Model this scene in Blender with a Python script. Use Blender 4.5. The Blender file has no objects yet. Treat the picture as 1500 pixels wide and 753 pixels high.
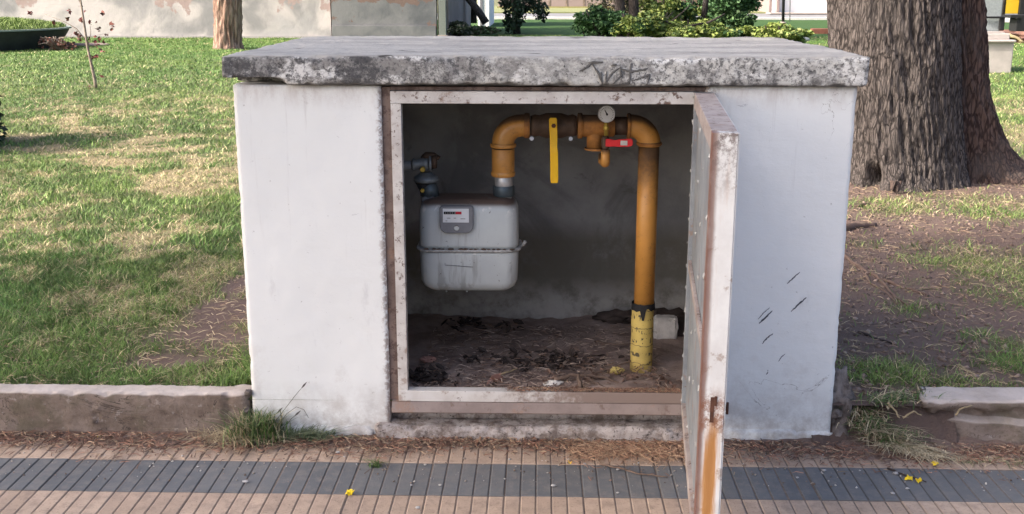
import bpy, bmesh, math, random
import numpy as np
from mathutils import Vector, Matrix, noise
random.seed(7)
C = bpy.context.scene.collection
sc = bpy.context.scene
# ------------------------------------------------------------------ camera
CAM = np.array([-0.0101, -3.6554, 1.6101]); YAW, PITCH, ROLL, FPX = 0.0255, 0.2477, 0.0004, 1576.98
_fw = np.array([-math.sin(YAW)*math.cos(PITCH), math.cos(YAW)*math.cos(PITCH), -math.sin(PITCH)])
_r = np.array([math.cos(YAW), math.sin(YAW), 0]); _u = np.cross(_r, _fw)
_r, _u = math.cos(ROLL)*_r+math.sin(ROLL)*_u, math.cos(ROLL)*_u-math.sin(ROLL)*_r
cam = bpy.data.objects.new('camera', bpy.data.cameras.new('camera')); C.objects.link(cam)
cam.matrix_world = Matrix(((_r[0], _u[0], -_fw[0], CAM[0]), (_r[1], _u[1], -_fw[1], CAM[1]), (_r[2], _u[2], -_fw[2], CAM[2]), (0, 0, 0, 1)))
cam.data.sensor_width = 36; cam.data.lens = FPX/1500*36; cam.data.clip_start = .05; cam.data.clip_end = 2000
sc.camera = cam
# ------------------------------------------------------------------ light
SUN_EL, SUN_AZ = math.radians(36), math.radians(-108)      # azimuth from +y, clockwise seen from above
w = bpy.data.worlds.new('World'); sc.world = w; w.use_nodes = True
wn = w.node_tree.nodes; sky = wn.new('ShaderNodeTexSky'); sky.sky_type = 'NISHITA'; sky.sun_disc = False
sky.sun_elevation = SUN_EL; sky.sun_rotation = SUN_AZ; sky.dust_density = 6.0; sky.air_density = .7; sky.ozone_density = .9
w.node_tree.links.new(sky.outputs[0], wn['Background'].inputs[0]); wn['Background'].inputs[1].default_value = .15
sun = bpy.data.objects.new('sun', bpy.data.lights.new('sun', 'SUN')); C.objects.link(sun)
sun.data.energy = 2.0; sun.data.angle = math.radians(1.2); sun.data.color = (1, .93, .82)
S = Vector((math.sin(SUN_AZ)*math.cos(SUN_EL), math.cos(SUN_AZ)*math.cos(SUN_EL), math.sin(SUN_EL)))
sun.rotation_euler = S.to_track_quat('Z', 'Y').to_euler()
sc.view_settings.view_transform = 'Standard'; sc.view_settings.look = 'None'; sc.view_settings.gamma = 1
sc.view_settings.exposure = 1.56

def ray(px, py): return _fw+(px-750)/FPX*_r-(py-376.5)/FPX*_u
def at(px, py, Y=0.0):
    d = ray(px, py); t = (Y-CAM[1])/d[1]; return Vector(CAM+t*d)
def gnd(px, py, z=0.165):
    d = ray(px, py); t = (z-CAM[2])/d[2]; return Vector(CAM+t*d)

# ------------------------------------------------------------------ material helper
class Mat:
    def __init__(s, name, rough=.85, metal=0.0, coord='Object', spec=.3):
        s.m = bpy.data.materials.new(name); s.m.use_nodes = True; s.t = s.m.node_tree
        s.b = s.t.nodes['Principled BSDF']; s.b.inputs['Roughness'].default_value = rough; s.b.inputs['Metallic'].default_value = metal
        s.b.inputs['Specular IOR Level'].default_value = spec
        s.tc = s.t.nodes.new('ShaderNodeTexCoord'); s.co = s.tc.outputs[coord]
    def L(s, a, b): s.t.links.new(a, b)
    def rnd(s):
        n = s.t.nodes.new('ShaderNodeObjectInfo'); return n.outputs['Random']
    def shift(s):                      # another stretch of the pattern for each object
        n = s.t.nodes.new('ShaderNodeVectorMath'); n.operation = 'ADD'; s.L(s.co, n.inputs[0])
        m = s.t.nodes.new('ShaderNodeMath'); m.operation = 'MULTIPLY'; m.inputs[1].default_value = 37.0; s.L(s.rnd(), m.inputs[0]); s.L(m.outputs[0], n.inputs[1]); s.co = n.outputs[0]
    def vec(s, sc_): 
        n = s.t.nodes.new('ShaderNodeMapping'); n.inputs['Scale'].default_value = sc_; s.L(s.co, n.inputs['Vector']); return n.outputs[0]
    def noise(s, scale, detail=4, rough=.6, st=(1, 1, 1), dist=0.0):
        n = s.t.nodes.new('ShaderNodeTexNoise'); n.inputs['Scale'].default_value = scale; n.inputs['Detail'].default_value = detail
        n.inputs['Roughness'].default_value = rough; n.inputs['Distortion'].default_value = dist
        s.L(s.vec(st), n.inputs['Vector']); return n.outputs['Fac']
    def vor(s, scale, st=(1, 1, 1), feat='F1', out='Distance'):
        n = s.t.nodes.new('ShaderNodeTexVoronoi'); n.feature = feat; n.inputs['Scale'].default_value = scale; s.L(s.vec(st), n.inputs['Vector']); return n.outputs[out]
    def axis(s, i, a, b):              # 0..1 ramp along an axis of the object, from a to b
        n = s.t.nodes.new('ShaderNodeSeparateXYZ'); s.L(s.tc.outputs['Object'], n.inputs[0])
        m = s.t.nodes.new('ShaderNodeMapRange'); m.inputs[1].default_value = a; m.inputs[2].default_value = b; s.L(n.outputs[i], m.inputs[0]); return m.outputs[0]
    def nz(s):
        g = s.t.nodes.new('ShaderNodeNewGeometry'); n = s.t.nodes.new('ShaderNodeSeparateXYZ'); s.L(g.outputs['Normal'], n.inputs[0]); return n.outputs[2]
    def th(s, x, a, b):
        m = s.t.nodes.new('ShaderNodeMapRange'); m.inputs[1].default_value = a; m.inputs[2].default_value = b; m.interpolation_type = 'SMOOTHSTEP'; s.L(x, m.inputs[0]); return m.outputs[0]
    def math(s, op, a, b=0.0):
        m = s.t.nodes.new('ShaderNodeMath'); m.operation = op
        for i, v in enumerate((a, b)):
            if isinstance(v, (int, float)): m.inputs[i].default_value = v
            else: s.L(v, m.inputs[i])
        return m.outputs[0]
    def ramp(s, fac, stops):
        n = s.t.nodes.new('ShaderNodeValToRGB'); e = n.color_ramp.elements
        for i, (p, c) in enumerate(stops):
            el = e[i] if i < 2 else e.new(p); el.position = p; el.color = (*c, 1)
        s.L(fac, n.inputs[0]); return n.outputs[0]
    def attr(s, name):
        n = s.t.nodes.new('ShaderNodeAttribute'); n.attribute_name = name; return n.outputs['Color']
    def mix(s, fac, a, b, mode='MIX'):
        n = s.t.nodes.new('ShaderNodeMix'); n.data_type = 'RGBA'; n.blend_type = mode
        for i, v in ((0, fac), (6, a), (7, b)):
            if isinstance(v, (int, float)): n.inputs[i].default_value = v
            elif isinstance(v, tuple): n.inputs[i].default_value = (*v, 1)
            else: s.L(v, n.inputs[i])
        return n.outputs[2]
    def base(s, c):
        if isinstance(c, tuple): s.b.inputs['Base Color'].default_value = (*c, 1)
        else: s.L(c, s.b.inputs['Base Color'])
        return s
    def bump(s, h, dist=.003, strength=.6):
        n = s.t.nodes.new('ShaderNodeBump'); n.inputs['Distance'].default_value = dist; n.inputs['Strength'].default_value = strength
        s.L(h, n.inputs['Height']); s.L(n.outputs[0], s.b.inputs['Normal']); return s
    def rough(s, x): s.L(x, s.b.inputs['Roughness']); return s

def simple(name, c, rough=.7, metal=0, var=.25, scale=30, bump=.001, dark=None, spec=.3):
    m = Mat(name, rough, metal, spec=spec); n = m.noise(scale, 5)
    d = dark or tuple(v*(1-var) for v in c)
    m.base(m.ramp(n, [(.3, d), (.7, c)])); m.bump(m.noise(scale*4, 4), bump); return m.m

def whitewash(name, sideways):
    m = Mat(name, .8)
    c = m.mix(m.th(m.noise(2.2, 5, .6), .3, .75), (.81, .82, .81), (.76, .77, .76))
    c = m.mix(m.math('MULTIPLY', m.th(m.noise(9, 6, .7, (1, 1, .35)), .60, .74), .35), c, (.50, .49, .50))
    c = m.mix(m.math('MULTIPLY', m.th(m.noise(45, 4, .7), .66, .72), .6), c, (.30, .28, .27))
    # fine cracks
    cr = m.th(m.math('ABSOLUTE', m.math('SUBTRACT', m.noise(2.7, 7, .55, (1, 1, 1.3), .8), .5)), .0022, .0)
    cr = m.math('MULTIPLY', cr, m.th(m.noise(2.1, 3), .55, .63))
    c = m.mix(m.math('MULTIPLY', m.th(m.noise(30, 5, .6, (1, 1, .05)), .60, .70), m.math('MULTIPLY', m.axis(2, .55, 1.28), .30)), c, (.40, .37, .36))
    c = m.mix(m.math('MULTIPLY', m.th(m.noise(13, 7, .8, (.5, 1, 1.6)), .655, .67), .55), c, (.33, .33, .34))
    c = m.mix(m.math('MULTIPLY', cr, .75), c, (.22, .19, .18))
    # splash dirt low on the wall, thin grime under the slab
    lo = m.math('MULTIPLY', m.axis(2, .22, .0), m.th(m.noise(14, 6, .75), .3, .7))
    c = m.mix(m.math('MULTIPLY', lo, .85), c, (.30, .25, .22))
    c = m.mix(m.math('MULTIPLY', m.math('MULTIPLY', m.th(m.noise(5, 7, .7), .50, .62), m.axis(2, .50, .05)), .35), c, (.45, .40, .36))
    up = m.math('MULTIPLY', m.axis(2, 1.19, 1.29), m.th(m.noise(16, 6, .75, (1, 1, .4)), .35, .7))
    c = m.mix(m.math('MULTIPLY', up, .7), c, (.42, .35, .33))
    # rust-brown grime along the edge next to the steel frame
    ed = m.math('MULTIPLY', m.axis(0, *sideways), m.th(m.math('ADD', m.noise(42, 7, .8), m.math('MULTIPLY', m.axis(0, *sideways), .10)), .54, .62))
    c = m.mix(m.math('MULTIPLY', ed, .7), c, (.24, .15, .11))
    m.base(c); h = m.math('ADD', m.noise(18, 8, .65, (.7, 1, 1.3)), m.math('MULTIPLY', m.noise(3, 2), 1.5)); m.bump(h, .006, .45); return m.m
M = {}
M['wash_left'] = whitewash('whitewashed render left', (-.575, -.553))
M['wash_right'] = whitewash('whitewashed render right', (.61, .56))
m = Mat('old slab concrete', .92)
fr = m.noise(12, 9, .78, (1, 1, 1.3)); sp = m.noise(60, 6, .75); big = m.noise(1.9, 3, .5, dist=.4)
side = m.mix(m.th(m.math('ADD', fr, m.math('MULTIPLY', m.axis(0, .1, -.5), .10)), .42, .62), (.58, .57, .54), (.27, .26, .25))
side = m.mix(m.math('MULTIPLY', m.th(m.noise(4.3, 6, .7, (1, 1, 2.4)), .52, .60), .9), side, (.76, .75, .73))
msk = m.math('MULTIPLY', m.th(sp, .47, .60), m.th(m.math('ADD', big, m.math('MULTIPLY', m.axis(0, .1, -.6), .26)), .42, .62))
side = m.mix(m.math('MULTIPLY', msk, .85), side, (.085, .083, .085))
blot = m.th(m.math('ADD', m.noise(6.5, 9, .85, dist=.15), m.math('MULTIPLY', m.axis(0, .2, -.6), .12)), .60, .70)
side = m.mix(m.math('MULTIPLY', blot, .8), side, (.055, .055, .06))
side = m.mix(m.th(m.noise(80, 4, .75), .59, .66), side, (.06, .06, .06))
tp = m.mix(m.th(m.noise(2.2, 7, .65, (.6, 2.4, 1)), .35, .68), (.54, .51, .465), (.34, .32, .295))
tp = m.mix(m.math('MULTIPLY', m.th(m.noise(22, 6, .7, (.35, 1.6, 1)), .58, .66), .5), tp, (.2, .19, .18))
tp = m.mix(m.math('MULTIPLY', m.th(m.noise(70, 5, .75), .56, .66), .45), tp, (.17, .16, .15)); tp = m.mix(m.th(m.noise(9, 2, .4, (.6, 2.2, 1)), .73, .76), tp, (.07, .065, .06))
side = m.mix(m.th(m.nz(), -.5, -.8), side, (.13, .125, .12)); m.base(m.mix(m.th(m.nz(), .5, .8), side, tp)); m.bump(m.math('ADD', m.noise(40, 6, .7), m.noise(9, 5, .7)), .008, .7); M['slab'] = m.m  # underside colour darkened to deepen the shade inside the cabinet
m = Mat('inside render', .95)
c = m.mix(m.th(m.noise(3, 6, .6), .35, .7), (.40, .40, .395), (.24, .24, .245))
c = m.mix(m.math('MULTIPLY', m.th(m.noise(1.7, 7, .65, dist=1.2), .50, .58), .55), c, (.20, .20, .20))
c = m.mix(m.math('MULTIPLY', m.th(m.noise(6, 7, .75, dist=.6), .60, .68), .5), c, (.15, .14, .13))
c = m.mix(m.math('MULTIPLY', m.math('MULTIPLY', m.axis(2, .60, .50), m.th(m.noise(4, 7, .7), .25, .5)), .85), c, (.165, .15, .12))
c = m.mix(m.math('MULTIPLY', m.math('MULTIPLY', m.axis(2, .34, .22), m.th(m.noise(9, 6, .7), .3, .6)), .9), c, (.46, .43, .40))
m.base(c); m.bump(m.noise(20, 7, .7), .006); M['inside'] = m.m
m = Mat('rough footing masonry', .95)
c = m.mix(m.th(m.noise(16, 8, .75), .4, .62), (.50, .45, .43), (.20, .16, .14))
c = m.mix(m.th(m.noise(50, 5, .8), .55, .65), c, (.09, .075, .07)); m.base(c); m.bump(m.noise(30, 8, .75), .012, .9); M['footing'] = m.m
m = Mat('grey brown rubble', .95)
c = m.mix(m.th(m.noise(20, 8, .75), .38, .64), (.25, .215, .20), (.10, .082, .075)); m.base(c); m.bump(m.noise(34, 8, .75), .012, .9); M['rubble'] = m.m
def painted(name, base, worn, rust_amt, dirt=(.17, .12, .10), extra=None):
    m = Mat(name, .55, 0)
    c = m.mix(m.th(m.noise(8, 5, .65), .35, .7), base, worn)
    c = m.mix(m.th(m.math('ADD', m.noise(26, 8, .78), rust_amt), .60, .66), c, dirt)
    c = m.mix(m.math('MULTIPLY', m.th(m.noise(11, 7, .75), .56, .64), .6), c, (.27, .17, .12))
    if extra: c = extra(m, c)
    m.base(c); m.bump(m.noise(60, 6, .7), .0015, .6); return m.m
M['frame_white'] = painted('white paint on steel, dusty', (.64, .615, .585), (.47, .43, .405), .055)
M['frame_brown'] = painted('rusty steel flange', (.20, .145, .125), (.12, .085, .075), .10, (.10, .065, .055))
M['lip'] = painted('dusty steel lip', (.27, .215, .195), (.20, .155, .14), .02)
M['sill_white'] = painted('white sill half buried in brown dust', (.66, .64, .62), (.54, .50, .47), -.01, extra=lambda m, c: m.mix(m.th(m.math('ADD', m.noise(22, 7, .75), m.axis(0, -.35, .9)), .62, .92), c, (.26, .20, .175)))
M['door_dusty'] = painted('dusty pink-brown steel rail', (.42, .36, .335), (.29, .24, .225), .05)
M['door_sheet'] = painted('grey galvanised sheet', (.27, .29, .31), (.18, .195, .215), -.01, (.16, .13, .12))
M['door_outer'] = painted('white paint on outer door sheet', (.64, .63, .63), (.5, .5, .5), 0)
def stile(m, c):
    # rust run below the lock and rust creeping in from the inner edge (object space: y = through the door, z = up)
    a = m.math('ADD', m.axis(1, -.008, -.032), m.math('MULTIPLY', m.noise(9, 5, .7, (1, 1, .25)), .9))
    c = m.mix(m.math('MULTIPLY', m.th(a, .60, 1.15), .85), c, (.20, .11, .085))
    mid = m.math('SUBTRACT', 1.0, m.math('MULTIPLY', m.math('ABSOLUTE', m.math('SUBTRACT', m.axis(1, -.033, .033), .5)), 2.1))
    mid = m.math('ADD', mid, m.math('MULTIPLY', m.math('SUBTRACT', m.noise(34, 6, .75, (1, 1, .06)), .5), 2.0))
    lo = m.th(m.math('ADD', m.axis(2, .0, .56), m.math('MULTIPLY', m.math('SUBTRACT', m.noise(40, 4, .7, (1, 1, .1)), .5), .4)), 1.0, .76)
    c = m.mix(m.math('MULTIPLY', m.math('MULTIPLY', m.th(mid, .15, .80), lo), .92), c, (.55, .26, .06))
    c = m.mix(m.math('MULTIPLY', m.math('MULTIPLY', m.th(mid, .35, 1.1), lo), .6), c, (.30, .12, .035))
    up = m.math('MULTIPLY', m.axis(2, 1.08, 1.25), m.th(m.noise(38, 6, .8), .42, .6))
    c = m.mix(m.math('MULTIPLY', up, .9), c, (.15, .11, .10))
    halo = m.math('MULTIPLY', m.th(m.math('ABSOLUTE', m.math('SUBTRACT', m.axis(2, .44, .64), .45)), .42, .10), m.th(m.noise(30, 6, .8), .40, .56))
    c = m.mix(m.math('MULTIPLY', halo, .85), c, (.22, .085, .04))
    ed = m.math('MULTIPLY', m.axis(1, -.024, -.033), m.th(m.noise(24, 5, .7, (1, 1, .3)), .3, .5))
    return m.mix(m.math('MULTIPLY', ed, .9), c, (.17, .08, .06))
M['stile'] = painted('white stile with rust run', (.74, .74, .73), (.64, .63, .62), -.05, extra=stile)
M['rust'] = simple('dark rust', (.13, .06, .04), .9, var=.6)
M['rivet'] = simple('dull bolt', (.42, .42, .42), .5, .3)
m = Mat('orange enamel pipe', .33, spec=.5)
c = m.mix(m.th(m.noise(5, 5), .3, .7), (.60, .285, .065), (.50, .235, .055))
c = m.mix(m.math('MULTIPLY', m.th(m.noise(14, 6, .75), .55, .68), .6), c, (.30, .14, .05)); c = m.mix(m.math('MULTIPLY', m.th(m.noise(70, 4, .7), .62, .68), .5), c, (.12, .07, .04)); c = m.mix(m.math('MULTIPLY', m.th(m.math('ADD', m.nz(), m.math('MULTIPLY', m.noise(18, 6, .7), .5)), .55, .95), .9), c, (.075, .05, .038)); m.base(c); m.rough(m.th(m.noise(20), -.4, 1.6)); m.bump(m.noise(35, 5), .001); M['orange'] = m.m  # dark upward faces put the slab's shade into the pipe colour
m = Mat('dusty orange fitting with painted shade', .6)
c = m.mix(m.th(m.noise(22, 6, .7), .35, .7), (.46, .20, .05), (.24, .11, .04)); c = m.mix(m.math('MULTIPLY', m.th(m.math('ADD', m.nz(), m.math('MULTIPLY', m.noise(18, 6, .7), .5)), .45, .9), .9), c, (.07, .05, .04)); m.base(c); m.bump(m.noise(80, 4), .001); M['orange_dusty_shaded'] = m.m  # besides the dust, upward faces carry painted shade from the slab above
M['valve_body'] = simple('grimy valve body', (.13, .085, .06), .6, .2, var=.5, scale=25)
M['yellow'] = simple('yellow lever coating', (.85, .50, .02), .4, var=.12)
M['red'] = simple('red lever coating', (.75, .02, .03), .35, var=.15, spec=.5)
M['chrome'] = simple('plated metal', (.62, .62, .62), .4, .5, var=.3)
M['gunmetal'] = simple('dark union nut', (.10, .13, .15), .45, .4, var=.3)
M['brass'] = simple('brass plug', (.62, .45, .10), .4, .5)
M['regulator'] = simple('blue grey cast alloy', (.24, .27, .29), .5, .35, var=.4)
M['black'] = simple('black rubber and tar', (.02, .02, .022), .7, var=.4)
m = Mat('meter enamel', .42, spec=.45)
c = m.mix(m.th(m.noise(4, 5), .3, .7), (.55, .585, .58), (.46, .49, .50))
c = m.mix(m.math('MULTIPLY', m.th(m.noise(14, 5, .7, (1, 1, .10)), .54, .64), .5), c, (.20, .19, .18))
tpm = m.math('MULTIPLY', m.th(m.nz(), .35, .8), m.th(m.noise(16, 6, .7), .2, .42))
c = m.mix(m.math('MULTIPLY', m.math('MULTIPLY', m.th(m.noise(38, 3, .5, (1, 1, .9)), .56, .62), m.th(m.nz(), .1, .3)), m.th(m.nz(), .85, .6)), c, (.66, .66, .64)); c = m.mix(tpm, c, (.12, .085, .07)); c = m.mix(m.th(m.noise(75, 3), .70, .72), c, (.07, .06, .06)); m.base(c); m.bump(m.noise(5, 3), .002, .4); M['meter'] = m.m
M['meter_seam'] = simple('scraped seam flange', (.62, .61, .59), .6, .1, var=.7, scale=60)
M['counter'] = simple('grey counter housing', (.21, .215, .235), .45, var=.2)
M['dial_white'] = simple('white dial', (.68, .70, .72), .5, var=.06)
M['ink'] = simple('black print', (.015, .015, .018), .6)
M['rink'] = simple('red print', (.5, .02, .04), .6)
m = Mat('yellow wrapping tape with print', .6)
c = m.mix(m.th(m.noise(11, 5, .7), .3, .7), (.62, .47, .14), (.46, .34, .11))
c = m.mix(m.math('MULTIPLY', m.th(m.noise(40, 2, .5, (2.2, 2.2, .9)), .57, .61), m.th(m.noise(17, 1, .3, (.1, .1, 2.4)), .56, .60)), c, (.10, .08, .05))
wv = m.t.nodes.new('ShaderNodeTexWave'); wv.bands_direction = 'Z'; wv.inputs['Scale'].default_value = 4.4; wv.inputs['Distortion'].default_value = 1.2; wv.inputs['Detail Scale'].default_value = 9; m.L(m.co, wv.inputs['Vector'])
c = m.mix(m.th(wv.outputs['Fac'], .990, .9995), c, (.16, .12, .06)); m.base(c); m.bump(wv.outputs['Fac'], .003); M['tape'] = m.m
def tile_mat(name, a, b, dirt, da=.5, gr=(.34, .265, .215)):
    m = Mat(name, .85); m.shift()
    c = m.mix(m.rnd(), a, b); c = m.mix(m.math('MULTIPLY', m.th(m.noise(5, 4, .6), .45, .7), .5), c, tuple(min(1, v*1.28) for v in a)); c = m.mix(m.math('MULTIPLY', m.th(m.noise(22, 7, .7), .42, .72), da), c, dirt)
    c = m.mix(m.math('MULTIPLY', m.th(m.noise(120, 4, .75), .57, .66), .6), c, tuple(v*.5 for v in dirt))
    c = m.mix(m.math('MULTIPLY', m.axis(2, -.0003, -.0025), .8), c, gr)
    m.base(c); m.bump(m.math('ADD', m.noise(70, 6, .7), m.noise(300, 2)), .0018, .7); return m.m
M['tile_tan'] = tile_mat('terracotta tan tile', (.485, .365, .280), (.42, .31, .235), (.29, .22, .175), .8)
M['tile_grey'] = tile_mat('slate grey tile', (.125, .130, .138), (.155, .158, .162), (.25, .225, .205), .5, (.10, .10, .105))
M['grout'] = simple('dirt between tiles', (.24, .185, .15), .95, var=.5, scale=60)
m = Mat('kerb concrete', .93)
fa = m.mix(m.th(m.noise(9, 7, .7, (.7, 1, 1)), .35, .68), (.26, .205, .172), (.145, .108, .085))
fa = m.mix(m.math('MULTIPLY', m.th(m.noise(55, 6, .8), .55, .65), .6), fa, (.09, .07, .06))
fa = m.mix(m.math('MULTIPLY', m.th(m.noise(28, 6, .7), .60, .66), .5), fa, (.42, .37, .34))
tpk = m.mix(m.th(m.noise(7, 6, .7), .35, .7), (.56, .49, .45), (.42, .36, .32))
ck = m.math('MULTIPLY', m.th(m.math('ABSOLUTE', m.math('SUBTRACT', m.noise(3.2, 7, .6, (1, 1, 1.6), .9), .5)), .005, .0), m.th(m.noise(2.3, 2), .45, .55)); fa = m.mix(m.math('MULTIPLY', ck, .9), fa, (.03, .024, .02)); fa = m.mix(m.math('MULTIPLY', m.th(m.noise(5, 6, .7), .52, .64), .55), fa, (.12, .105, .07)); m.base(m.mix(m.th(m.nz(), .3, .75), fa, tpk)); m.bump(m.math('ADD', m.noise(25, 7, .7), m.noise(110, 4, .7)), .006, .7); M['kerb'] = m.m
m = Mat('soil and turf base', .97)
c = m.attr('tint'); c = m.mix(.45, c, m.mix(m.noise(30, 8, .75), (.25, .25, .25), (1.0, 1.0, 1.0)), 'MULTIPLY')
c = m.mix(.5, c, m.mix(m.noise(2.5, 5), (.6, .6, .6), (1.35, 1.35, 1.35)), 'MULTIPLY'); m.base(c); m.bump(m.math('ADD', m.noise(16, 8, .75), m.noise(90, 5, .7)), .02, .7); M['soil'] = m.m
m = Mat('cabinet floor soil', .97)
c = m.mix(m.th(m.noise(6, 6, .7), .35, .65), (.36, .28, .245), (.21, .155, .135)); c = m.mix(m.th(m.noise(50, 5, .8), .58, .66), c, (.26, .21, .18)); m.base(c); m.bump(m.noise(40, 7, .75), .01); M['dirt'] = m.m
for nm, tr in (('grass', .25), ('leaf', .3)):
    m = Mat(nm, .6); m.base(m.attr('tint')); m.b.inputs['Subsurface Weight'].default_value = 0; M[nm] = m.m
def bark(name, hi, lo, moss=(.14, .12, .11), k=1.0):
    m = Mat(name, .95)
    n = m.noise(40*k, 9, .76, (1, 1, .15), .9); v = m.vor(34*k, (1, 1, .17), 'DISTANCE_TO_EDGE')
    n = m.math('MULTIPLY', n, m.math('ADD', .62, m.math('MULTIPLY', m.th(v, .0, .22), .38)))
    c = m.mix(m.th(n, .30, .54), lo, hi); c = m.mix(m.math('MULTIPLY', m.th(m.noise(3, 5), .45, .7), .5), c, moss)
    m.base(c); m.bump(m.math('ADD', n, m.math('MULTIPLY', m.noise(60, 6, .7, (1, 1, .35)), .4)), .045, 1.0); return m.m
M['bark'] = bark('big tree bark', (.215, .182, .168), (.04, .033, .031), k=1.5)
M['bark_red'] = bark('reddish bark', (.21, .135, .108), (.05, .03, .026))
M['bark_tan'] = bark('tan bark', (.40, .27, .21), (.20, .12, .09), (.34, .24, .19), .30)
M['twig'] = simple('dry twig', (.20, .14, .11), .9, var=.5, scale=40)
M['straw'] = simple('straw', (.42, .33, .20), .9, var=.4, scale=60)
M['pebble'] = simple('pale pebble', (.5, .48, .47), .8, var=.4, scale=40)
M['flower'] = simple('yellow petals', (.85, .60, .02), .6, var=.1)
M['block'] = simple('pale broken block', (.68, .65, .62), .9, var=.3, scale=18, bump=.003)
M['scratch'] = simple('dark scrape mark', (.12, .125, .14), .9, var=.5, scale=120)
M['scratch_soft'] = simple('grey carved line', (.25, .24, .24), .95, var=.4, scale=80)
M['scratch_dark'] = simple('dark carved line', (.15, .145, .14), .95, var=.4, scale=80)
M['rag'] = simple('dark wet leaves and plastic', (.065, .048, .042), .75, var=.6, scale=20, bump=.004)
M['paper'] = simple('pink brown dead leaf', (.45, .25, .2), .8, var=.3)
M['paper2'] = simple('brown leaf scraps', (.24, .15, .115), .85, var=.6, scale=30)
M['heap'] = simple('dark earth heap', (.10, .075, .065), .95, var=.5, scale=25, bump=.006)
M['foil'] = simple('crumpled yellow wrapper', (.6, .47, .16), .5, var=.6, scale=80)
M['teal'] = simple('teal scrap', (.03, .42, .38), .5)

# ------------------------------------------------------------------ mesh helpers
def link(name, me, mat, parent=None, smooth=False):
    o = bpy.data.objects.new(name, me); C.objects.link(o)
    if mat is not None and not me.materials: me.materials.append(mat)
    if smooth: me.polygons.foreach_set('use_smooth', [True]*len(me.polygons))
    if parent is not None:
        o.parent = parent
        mw = parent.matrix_basis.copy(); p = parent.parent
        if p is not None: mw = p.matrix_basis @ p.matrix_basis.inverted() @ mw if False else mw
        o.matrix_parent_inverse = WM(parent).inverted()
    return o
def WM(o):
    if o.parent is None: return o.matrix_basis.copy()
    return WM(o.parent) @ o.matrix_parent_inverse @ o.matrix_basis
def obj(name, bm, mat, parent=None, smooth=False):
    me = bpy.data.meshes.new(name); bm.to_mesh(me); bm.free(); return link(name, me, mat, parent, smooth)
def thing(name, label, cat, loc=(0, 0, 0), group=None):
    o = bpy.data.objects.new(name, None); o.empty_display_size = .1; C.objects.link(o); o.location = loc
    return tag(o, label, cat, group)
def tag(o, label, cat, group=None):
    o['label'] = label; o['category'] = cat
    if group: o['group'] = group
    return o
def struct(o): o['kind'] = 'structure'; return o
def stuff(o, label=None, cat=None):
    o['kind'] = 'stuff'
    if label: o['label'] = label
    if cat: o['category'] = cat
    return o
def box(x0, x1, y0, y1, z0, z1, bev=.0, bm=None):
    bm = bm or bmesh.new(); n0 = len(bm.verts)
    r = bmesh.ops.create_cube(bm, size=1)
    for v in r['verts']: v.co = Vector((x0+(v.co.x+.5)*(x1-x0), y0+(v.co.y+.5)*(y1-y0), z0+(v.co.z+.5)*(z1-z0)))
    if bev: 
        es = list({e for v in r['verts'] for e in v.link_edges}); bmesh.ops.bevel(bm, geom=es, offset=bev, segments=2, affect='EDGES', profile=.6)
    return bm
def grid_box(x0, x1, y0, y1, z0, z1, step, disp=None):
    """box whose faces are fine grids, moved by disp(co) -> Vector"""
    bm = bmesh.new()
    nx, ny, nz = [max(1, int(round((b-a)/step))) for a, b in ((x0, x1), (y0, y1), (z0, z1))]
    vs = {}
    def V(i, j, k):
        if (i, j, k) not in vs:
            co = Vector((x0+(x1-x0)*i/nx, y0+(y1-y0)*j/ny, z0+(z1-z0)*k/nz))
            if disp: co = co+disp(co)
            vs[i, j, k] = bm.verts.new(co)
        return vs[i, j, k]
    for i in range(nx):
        for j in range(ny):
            bm.faces.new((V(i, j, 0), V(i, j+1, 0), V(i+1, j+1, 0), V(i+1, j, 0))); bm.faces.new((V(i, j, nz), V(i+1, j, nz), V(i+1, j+1, nz), V(i, j+1, nz)))
    for i in range(nx):
        for k in range(nz):
            bm.faces.new((V(i, 0, k), V(i+1, 0, k), V(i+1, 0, k+1), V(i, 0, k+1))); bm.faces.new((V(i, ny, k), V(i, ny, k+1), V(i+1, ny, k+1), V(i+1, ny, k)))
    for j in range(ny):
        for k in range(nz):
            bm.faces.new((V(0, j, k), V(0, j, k+1), V(0, j+1, k+1), V(0, j+1, k))); bm.faces.new((V(nx, j, k), V(nx, j+1, k), V(nx, j+1, k+1), V(nx, j, k+1)))
    return bm
def worn(x0, x1, y0, y1, z0, z1, amp=.004, chip=.012, fs=30.0, seed=0.0):
    """displacement that rounds and chips the edges of a box"""
    b = ((x0, x1), (y0, y1), (z0, z1)); cen = Vector([(p+q)/2 for p, q in b])
    def f(co):
        near = sum(1 for a in range(3) if min(abs(co[a]-b[a][0]), abs(co[a]-b[a][1])) < 1e-5)
        n = noise.noise_vector(co*fs+Vector((seed, 0, 0)))*amp+noise.noise_vector(co*6+Vector((seed, 3, 0)))*amp*.8
        if near >= 2:
            d = Vector([0 if min(abs(co[a]-b[a][0]), abs(co[a]-b[a][1])) > 1e-5 else (-1 if co[a] > cen[a] else 1) for a in range(3)])
            k = max(0, noise.noise(co*22+Vector((seed, 9, 1)))*1.3+noise.noise(co*60)*.6)
            n += d*(chip*(.22+k))
        return n
    return f
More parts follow.
